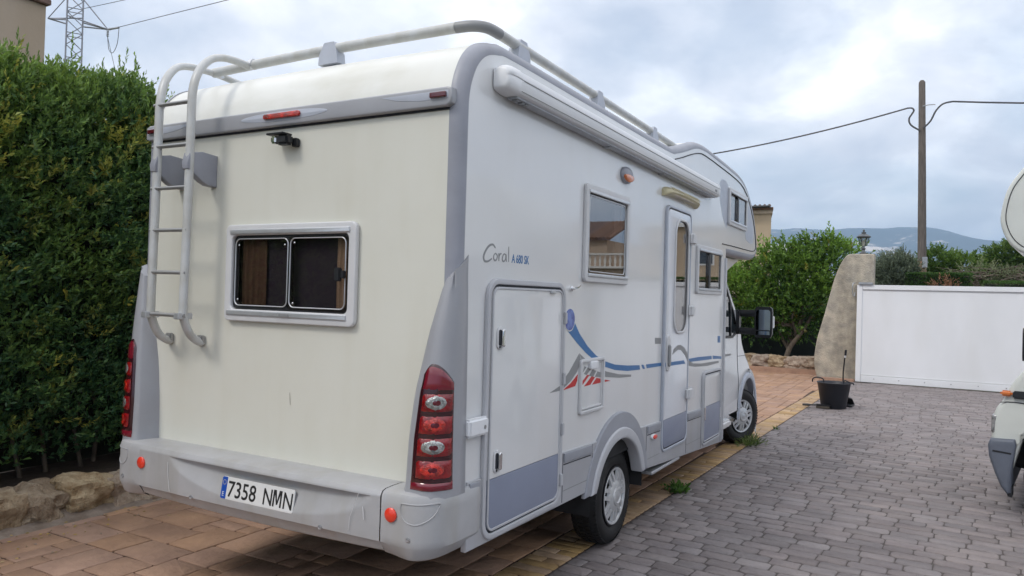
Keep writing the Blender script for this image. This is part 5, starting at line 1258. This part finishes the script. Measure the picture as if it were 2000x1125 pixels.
plate('grey_wave', [gwv], W+.022, W+.0238, M['greyd'], edr)
decal('grey_wave', [(3.77, 1.288), (3.842, 1.246), (3.995, 1.211), (4.261, 1.192), (4.921, 1.179), (4.943, 1.157), (4.488, 1.155), (4.05, 1.173), (3.846, 1.197), (3.77, 1.225)], M['greyd'])
decal('blue_square', [(4.864, 1.437), (4.973, 1.433), (4.98, 1.364), (4.871, 1.368)], M['blue'])
decal('sticker', [(2.879, 1.484), (3.027, 1.477), (3.031, 1.43), (2.883, 1.436)], M['greyd'])
# lettering drawn as pen strokes
def stroke(pts, wd):
    P = smoothpath([(a, b, 0) for a, b in pts], 5); V = []; Fc = []
    for i, p in enumerate(P):
        T = (P[min(i+1, len(P)-1)]-P[max(i-1, 0)]).normalized(); w_ = wd*(.55+.45*sin(pi*i/(len(P)-1)))
        V += [(W+.0012, p.x-T.y*w_, p.y+T.x*w_), (W+.0012, p.x+T.y*w_, p.y-T.x*w_), (W-.001, p.x+T.y*w_, p.y-T.x*w_), (W-.001, p.x-T.y*w_, p.y+T.x*w_)]
    for i in range(len(P)-1):
        a = 4*i; b = a+4; Fc += [(a, b, b+1, a+1), (a+1, b+1, b+2, a+2), (a+3, a, b, b+3)]
    return V, Fc
S_ = [([(.350, 2.022), (.325, 2.037), (.288, 2.028), (.255, 2.000), (.238, 1.970), (.250, 1.950), (.283, 1.951), (.318, 1.966)], .0065),
      ([(.352, 1.995), (.338, 1.985), (.335, 1.968), (.350, 1.958), (.368, 1.968), (.370, 1.985), (.352, 1.996)], .0045),
      ([(.385, 1.998), (.388, 1.978), (.388, 1.957)], .0045), ([(.388, 1.978), (.398, 1.993), (.414, 1.997)], .0045),
      ([(.458, 1.992), (.440, 1.997), (.425, 1.982), (.424, 1.965), (.438, 1.958), (.454, 1.970), (.459, 1.993)], .0045), ([(.460, 1.996), (.461, 1.975), (.468, 1.958)], .0045),
      ([(.486, 2.038), (.487, 2.0), (.489, 1.958)], .0045)]
put('lettering', mesh_py(*join_geo([stroke(*q) for q in S_])), mh, M['greyd'])
text('lettering', 'A 680 SK', .064, (.522, 1.957), M['blue'], mh, 'side', W-.001, W+.0012, .78, .0006)

# ---- wheels
def make_wheel(center, steer, side=1):
    rt = .345; wd = .205
    prof = [(.205, -wd/2+.02), (.235, -wd/2), (.30, -wd/2-.002), (.325, -wd/2+.012), (.343, -wd/2+.035), (.345, 0), (.343, wd/2-.035), (.325, wd/2-.012), (.30, wd/2+.002), (.268, wd/2+.004), (.235, wd/2-.002), (.205, wd/2-.018), (.20, wd/2-.05)]
    xf = Matrix.Translation(center) @ Matrix.Rotation(steer, 4, 'Z')
    me = mesh_py(*lathe_geo(prof, 56, (0, 0, 0), 'x')); me.transform(xf); wh_ = put('wheel', me, mh, M['rubber'], 40)
    # tread blocks
    g = []
    for k in range(60):
        a0 = 2*pi*k/60
        for q, (u0, u1) in enumerate(((-.096, -.055), (-.045, -.006), (.006, .045), (.055, .096))):
            a = a0+(.05 if q % 2 else 0); da = .040; r0, r1 = .338, .351 if abs(u0) < .05 else .347
            c = []
            for r_ in (r0, r1):
                for u, s_ in ((u0, -1), (u1, -1), (u1, 1), (u0, 1)): c.append(Vector((u, (r_-(.012 if max(abs(u), 0) > .09 else 0))*cos(a+s_*da), (r_-(.012 if abs(u) > .09 else 0))*sin(a+s_*da))))
            g.append((c, [(4, 5, 6, 7), (0, 1, 5, 4), (1, 2, 6, 5), (2, 3, 7, 6), (3, 0, 4, 7)]))
    me = mesh_py(*join_geo(g)); me.transform(xf); stuff(put('tread', me, wh_, M['rubber']))
    fx = wd/2-.012
    rim = mesh_py(*lathe_geo([(.212, fx-.006), (.215, fx+.012), (.205, fx+.014), (.196, fx+.002), (.19, fx-.03), (.05, fx-.07), (.0, fx-.07)], 48, (0, 0, 0), 'x')); rim.transform(xf); put('rim', rim, wh_, M['dark'], 40)
    # cover: outer ring, seven pairs of ribs, raised boss
    V1 = lathe_geo([(.207, fx+.010), (.2035, fx+.017), (.190, fx+.014), (.183, fx+.004), (.183, fx-.006)], 48, (0, 0, 0), 'x')
    V2 = lathe_geo([(.118, fx-.002), (.112, fx+.018), (.098, fx+.026), (.070, fx+.030), (.066, fx+.040), (.050, fx+.044), (.046, fx+.038), (.0, fx+.037)], 40, (0, 0, 0), 'x')
    ribs = []
    for k in range(7):
        a = 2*pi*k/7+.2
        for o_, w_ in ((-.027, .0165), (.027, .0165)):
            pts = []
            for r_, h, ww in ((.10, .022, w_*.85), (.15, .020, w_), (.187, .012, w_*1.1)):
                for u, hh in ((-ww, h-.018), (-ww*.8, h), (ww*.8, h), (ww, h-.018)):
                    y_ = o_+u; pts.append(Vector((fx+hh, r_*cos(a)-y_*sin(a), r_*sin(a)+y_*cos(a))))
            f_ = []
            for i in range(2):
                for j in range(3): f_.append((i*4+j, i*4+j+1, (i+1)*4+j+1, (i+1)*4+j))
            ribs.append((pts, f_))
    me = mesh_py(*join_geo([V1, V2]+ribs)); me.transform(xf); put('wheel_cover', me, wh_, M['hub'], 40)
    em = mesh_py(*lathe_geo([(.0, fx+.0395), (.030, fx+.0395), (.034, fx+.0375)][::-1], 24, (0, 0, 0), 'x')); em.transform(xf); put('centre_cap', em, wh_, M['alu'], 60)
    return wh_
make_wheel((.975, 2.275, .348), 0.); make_wheel((-.975, 2.275, .348), pi)
make_wheel((.885, 6.93, .348), -radians(24)); make_wheel((-.90, 6.93, .348), pi-radians(26))

# ---- cab
cabo = [(5.06, .42), (5.06, 2.285), (5.66, 2.27), (5.72, 2.12), (5.98, 1.93), (6.26, 1.74), (6.52, 1.50), (6.60, 1.36), (6.80, 1.20), (7.02, 1.07), (7.20, .92), (7.33, .78), (7.38, .64), (7.37, .40), (7.34, .32)]
cabs = [cabo[0], cabo[1]]+[(p.x, p.y) for p in smoothpath([(a, b, 0) for a, b in cabo[2:]], 3)]
fa = [(6.92+.445*cos(a), .365+.455*sin(a)) for a in np.linspace(radians(-8), radians(188), 22)]
cab_ = plate('cab_body', [cabs + fa + [(6.42, .36), (5.9, .36), (5.5, .38)]], -1.035, 1.035, mat('cab_white', (.70, .73, .76), .22, coat=.7, var=.03), mh, 'side', .13, 5, 42)
CX = 1.035
wing = plate('wing_arch', [[(6.92+.52*cos(a), .37+.53*sin(a)) for a in np.linspace(radians(0), radians(180), 22)] + [(6.92+.46*cos(a), .365+.465*sin(a)) for a in np.linspace(radians(180), radians(0), 22)]], CX-.10, CX+.012, M['trimlight'], cab_, 'side', .010)
plate('door_seam', [[(5.30, .42), (5.31, .42), (5.27, 1.2), (5.262, 1.2)]], CX-.003, CX+.0015, M['gap'], cab_)
tube('door_seam', smoothpath([(CX+.0005, 6.36, .50), (CX+.0005, 6.38, .80), (CX+.0005, 6.30, 1.05), (CX+.0005, 6.27, 1.22), (CX+.0005, 6.25, 1.40)], 4), .0035, M['gap'], cab_, 5)
plate('bonnet_seam', [[(6.30, 1.14), (6.78, 1.13), (6.78, 1.136), (6.30, 1.146)]], CX-.003, CX+.0015, M['gap'], cab_)
win_c = [(5.16, 1.42), (5.98, 1.40), (6.17, 1.45), (6.18, 1.51), (5.98, 1.68), (5.72, 1.87), (5.52, 2.00), (5.16, 2.02)]
plate('side_glass', [win_c], CX-.02, CX+.006, M['glassd'], cab_, 'side', .002)
plate('window_surround', [[(a+(.028 if a > 5.5 else -.03), b+(.022 if b > 1.6 else -.03)) for a, b in win_c], win_c], CX-.03, CX+.010, M['dark'], cab_, 'side', .004)
plate('quarter_bar', [[(5.86, 1.40), (5.91, 1.40), (5.86, 1.76), (5.81, 1.79)]], CX+.006, CX+.016, M['dark'], cab_, 'side', .003)
plate('cab_backing', [[(5.14, 1.36), (6.12, 1.36), (6.14, 1.48), (5.70, 1.82), (5.50, 1.96), (5.14, 1.98)]], CX-.16, CX-.15, M['inside'], cab_)
plate('door_handle', [rr(5.22, .62, 5.36, .92, .05)], CX-.002, CX+.022, M['trimlight'], cab_, 'side', .008)
box('cab_step', (CX-.2, 5.12, .36), (CX+.03, 5.95, .44), M['white'], cab_, .02)
for p in ([(5.115, 1.213), (5.443, 1.206), (5.892, 1.19), (5.856, 1.171), (5.519, 1.173), (5.115, 1.173)],): plate('grey_band', [[(a+.08, b) for a, b in p]], CX, CX+.0012, M['greyd'], cab_)
plate('blue_band', [[(5.23, 1.136), (5.46, 1.118), (5.71, 1.116), (5.60, 1.095), (5.43, 1.097), (5.25, 1.115)]], CX, CX+.0012, M['blue'], cab_)
# overcab underside fairing
loft('overcab_fairing', [[Vector((x, 5.12, 2.28)), Vector((x, 6.2, 2.29)), Vector((x, 5.5, 2.10)), Vector((x, 5.12, 2.06))] for x in (-1.04, 1.04)], M['white'], mh, smooth=30)
# bulkhead trim at the front edge of the coachwork
plate('front_trim', [[(5.085, .34), (5.135, .34), (5.135, 2.25), (5.085, 2.25)]], W-.05, W+.018, M['archlip'], mh, 'side', .010)
# mirror on double arms
mrh = loft('door_mirror', [[Vector((1.345+(x)*.4, 6.16+y_*.6, z)) for x, y_ in ((-.21, 0), (.21, 0), (.20, .10), (.10, .19), (-.10, .19), (-.20, .11))] for z in (1.385, )] + [[Vector((1.345+x*k_, 6.16-.01+y_*k_*.65, z)) for x, y_ in ((-.095, 0), (.105, 0), (.105, .10), (.06, .20), (-.06, .20), (-.095, .11))] for z, k_ in ((1.40, .9), (1.43, 1), (1.68, 1.0), (1.725, .95), (1.745, .75))], M['dark'], mh, smooth=40)
put('mirror_glass', mesh_py([(1.270, 6.145, 1.475), (1.430, 6.145, 1.475), (1.430, 6.145, 1.69), (1.41, 6.145, 1.71), (1.29, 6.145, 1.71), (1.27, 6.145, 1.69)], [(0, 1, 2, 3, 4, 5)]), mrh, M['mirror'])
put('mirror_glass', mesh_py([(1.275, 6.145, 1.42), (1.425, 6.145, 1.42), (1.425, 6.145, 1.462), (1.275, 6.145, 1.462)], [(0, 1, 2, 3)]), mrh, M['mirror'])
box('indicator', (1.447, 6.17, 1.50), (1.462, 6.24, 1.64), M['whitep'], mrh, .006)
tube('mirror_arm', [(1.02, 6.24, 1.66), (1.20, 6.26, 1.665), (1.30, 6.24, 1.66)], .034, M['dark'], mrh, 8, (1.2, .7)); tube('mirror_arm', [(1.02, 6.24, 1.455), (1.20, 6.25, 1.45), (1.30, 6.24, 1.46)], .034, M['dark'], mrh, 8, (1.2, .7))
box('arm_mount', (1.0, 6.16, 1.41), (1.07, 6.30, 1.70), M['dark'], mrh, .015)

# ================================================================== SECOND MOTORHOME at the right edge
m2 = thing('motorhome', 'old cream white motorhome nose cut by the right edge, with grey bumper corner', 'motorhome', (6.6, 6, 0))
Y2 = 4.93
bo2 = [(3.90, .45), (4.95, .45), (4.95, 2.20), (4.3, 2.235), (3.90, 2.245), (3.76, 2.275), (3.67, 2.335), (3.61, 2.43), (3.575, 2.56), (3.585, 2.70), (3.62, 2.84), (3.68, 2.95), (3.78, 3.08), (3.92, 3.20), (4.12, 3.27), (9.6, 3.30), (9.75, 3.2), (9.8, 3.0), (9.8, .5), (4.97, .5)]
front = [(p.x, p.y) for p in smoothpath([(a, b, 0) for a, b in bo2[3:15]], 3)]
plate('body_shell', [front + [(9.55, 3.30), (9.7, 3.26), (9.78, 3.15), (9.8, 3.0), (9.8, .5), (4.98, .5), (4.98, 2.21)]], -7.15, -Y2, M['white2'], m2, 'rear', .03, 4)
fi = lambda d: [(p[0], p[1]) for p in [( (a-5.0)*(1-d/1.4)+5.0, (b-2.75)*(1-d/.52)+2.75) for a, b in front]]
tube('edge_bead', [(a, Y2-.003, b) for a, b in fi(.040)], .0038, M['gap'], m2, 5)
tube('edge_trim', [(a+.02, Y2+.015, b) for a, b in fi(.014)], .010, M['frame'], m2, 8)
fa2 = [(4.08+.46*cos(a), .36+.42*sin(a)) for a in np.linspace(radians(0), radians(180), 20)]
nose = [(4.98, .36), (4.98, 2.2), (4.75, 2.16), (4.35, 1.78), (4.08, 1.48), (3.92, 1.36), (3.78, 1.28), (3.68, 1.14), (3.62, 1.0), (3.57, .92), (3.54, .80), (3.535, .62), (3.62, .60), (3.70, .60), (3.70, .36)]
nz_ = [(p.x, p.y) for p in smoothpath([(a, b, 0) for a, b in nose[2:12]], 3)]
cb2 = plate('cab_body', [[(4.66, .36), (4.98, .36), (4.98, 2.2)] + nz_ + [(3.70, .60), (3.70, .40)] + [p for p in fa2[::-1] if p[1] > .40 and p[0] > 3.72]], -6.95, -(Y2+.04), M['white2'], m2, 'rear', .045, 4, 42)
tube('panel_gap', smoothpath([(3.60, Y2+.038, .975), (3.70, Y2+.037, .985), (3.95, Y2+.037, .97), (4.6, Y2+.037, .96)], 3), .004, M['gap'], m2, 5)
bmp2 = [(3.725, .62), (3.715, .665), (3.535, .655), (3.515, .60), (3.525, .50), (3.57, .36), (3.62, .24), (3.665, .185), (3.69, .20), (3.695, .40)]
plate('bumper', [bmp2], -6.98, -(Y2-.01), mat('blue_grey_bumper', (.12, .135, .17), .5, var=.15, vscale=6), m2, 'rear', .03, 3)
plate('bumper_flap', [[(3.64, .24), (3.70, .25), (3.70, .16), (3.67, .165)]], -(Y2+.2), -(Y2+.02), M['dark'], m2, 'rear', .004)
plate('bumper_groove', [[(3.55, .545), (3.69, .535), (3.69, .55), (3.555, .56)]], -Y2+.008, -Y2+.0125, M['dark'], m2, 'rear')
aa_ = np.linspace(radians(180), radians(0), 24)
V = []; Fc = []
for y in (Y2+.07, Y2+.5):
    for a in aa_: V.append((4.08+.455*cos(a), y, .36+.415*sin(a)))
for i in range(23): Fc.append((i, i+1, 25+i, 24+i))
V.append((4.08, Y2+.5, .3)); 
for i in range(23): Fc.append((48, 24+i, 25+i))
put('wheel_well', mesh_py(V, Fc), m2, M['under'])
box('indicator', (3.60, Y2-.003, 1.035), (3.69, Y2+.06, 1.085), M['amber'], m2, .016, 3); box('side_strip', (3.692, Y2-.006, 1.02), (4.9, Y2+.05, 1.085), M['dark'], m2, .010)
plate('headlamp', [rr(3.535, .70, 3.60, .86, .02)], -(Y2+.30), -(Y2+.045), M['clearl'], m2, 'rear', .01)
loft('door_mirror', [[Vector((3.765+x*k_, Y2-.10+y_*k_, z)) for x, y_ in ((0, -.10), (.07, -.11), (.10, .08), (0, .09))] for z, k_ in ((1.36, .7), (1.40, 1), (1.60, 1), (1.635, .7))], M['dark'], m2, smooth=40)
tube('mirror_arm', [(3.85, Y2-.05, 1.5), (4.0, Y2+.08, 1.48)], .025, M['dark'], m2, 8)
plate('side_glass', [[(4.06, 1.36), (4.85, 1.36), (4.85, 2.0), (4.55, 1.98), (4.3, 1.70)]], -(Y2+.05), -(Y2+.034), M['glassd'], m2, 'rear', .002)
def wheel2(x, y):
    xf = Matrix.Translation((x, y, .33)) @ Matrix.Rotation(-pi/2, 4, 'Z')
    me = mesh_py(*lathe_geo([(.19, .05), (.20, .085), (.30, .10), (.325, .085), (.33, .05), (.33, -.05), (.32, -.09), (.2, -.09)], 40, (0, 0, 0), 'x')); me.transform(xf); w_ = put('wheel', me, m2, M['rubber'], 40)
    me = mesh_py(*lathe_geo([(.195, .08), (.18, .07), (.1, .06), (.05, .085), (0, .09)], 30, (0, 0, 0), 'x')); me.transform(xf); put('rim', me, w_, M['hub'], 40)
wheel2(4.10, Y2+.24); wheel2(4.10, 6.75); wheel2(8.3, Y2+.2); wheel2(8.3, 6.8)

_P = Vector((3.60, Y2, 0)); _Rz = Matrix.Rotation(-radians(8), 4, 'Z')
m2.location = _P + _Rz @ (m2.location-_P); m2.rotation_euler = (0, 0, -radians(8))
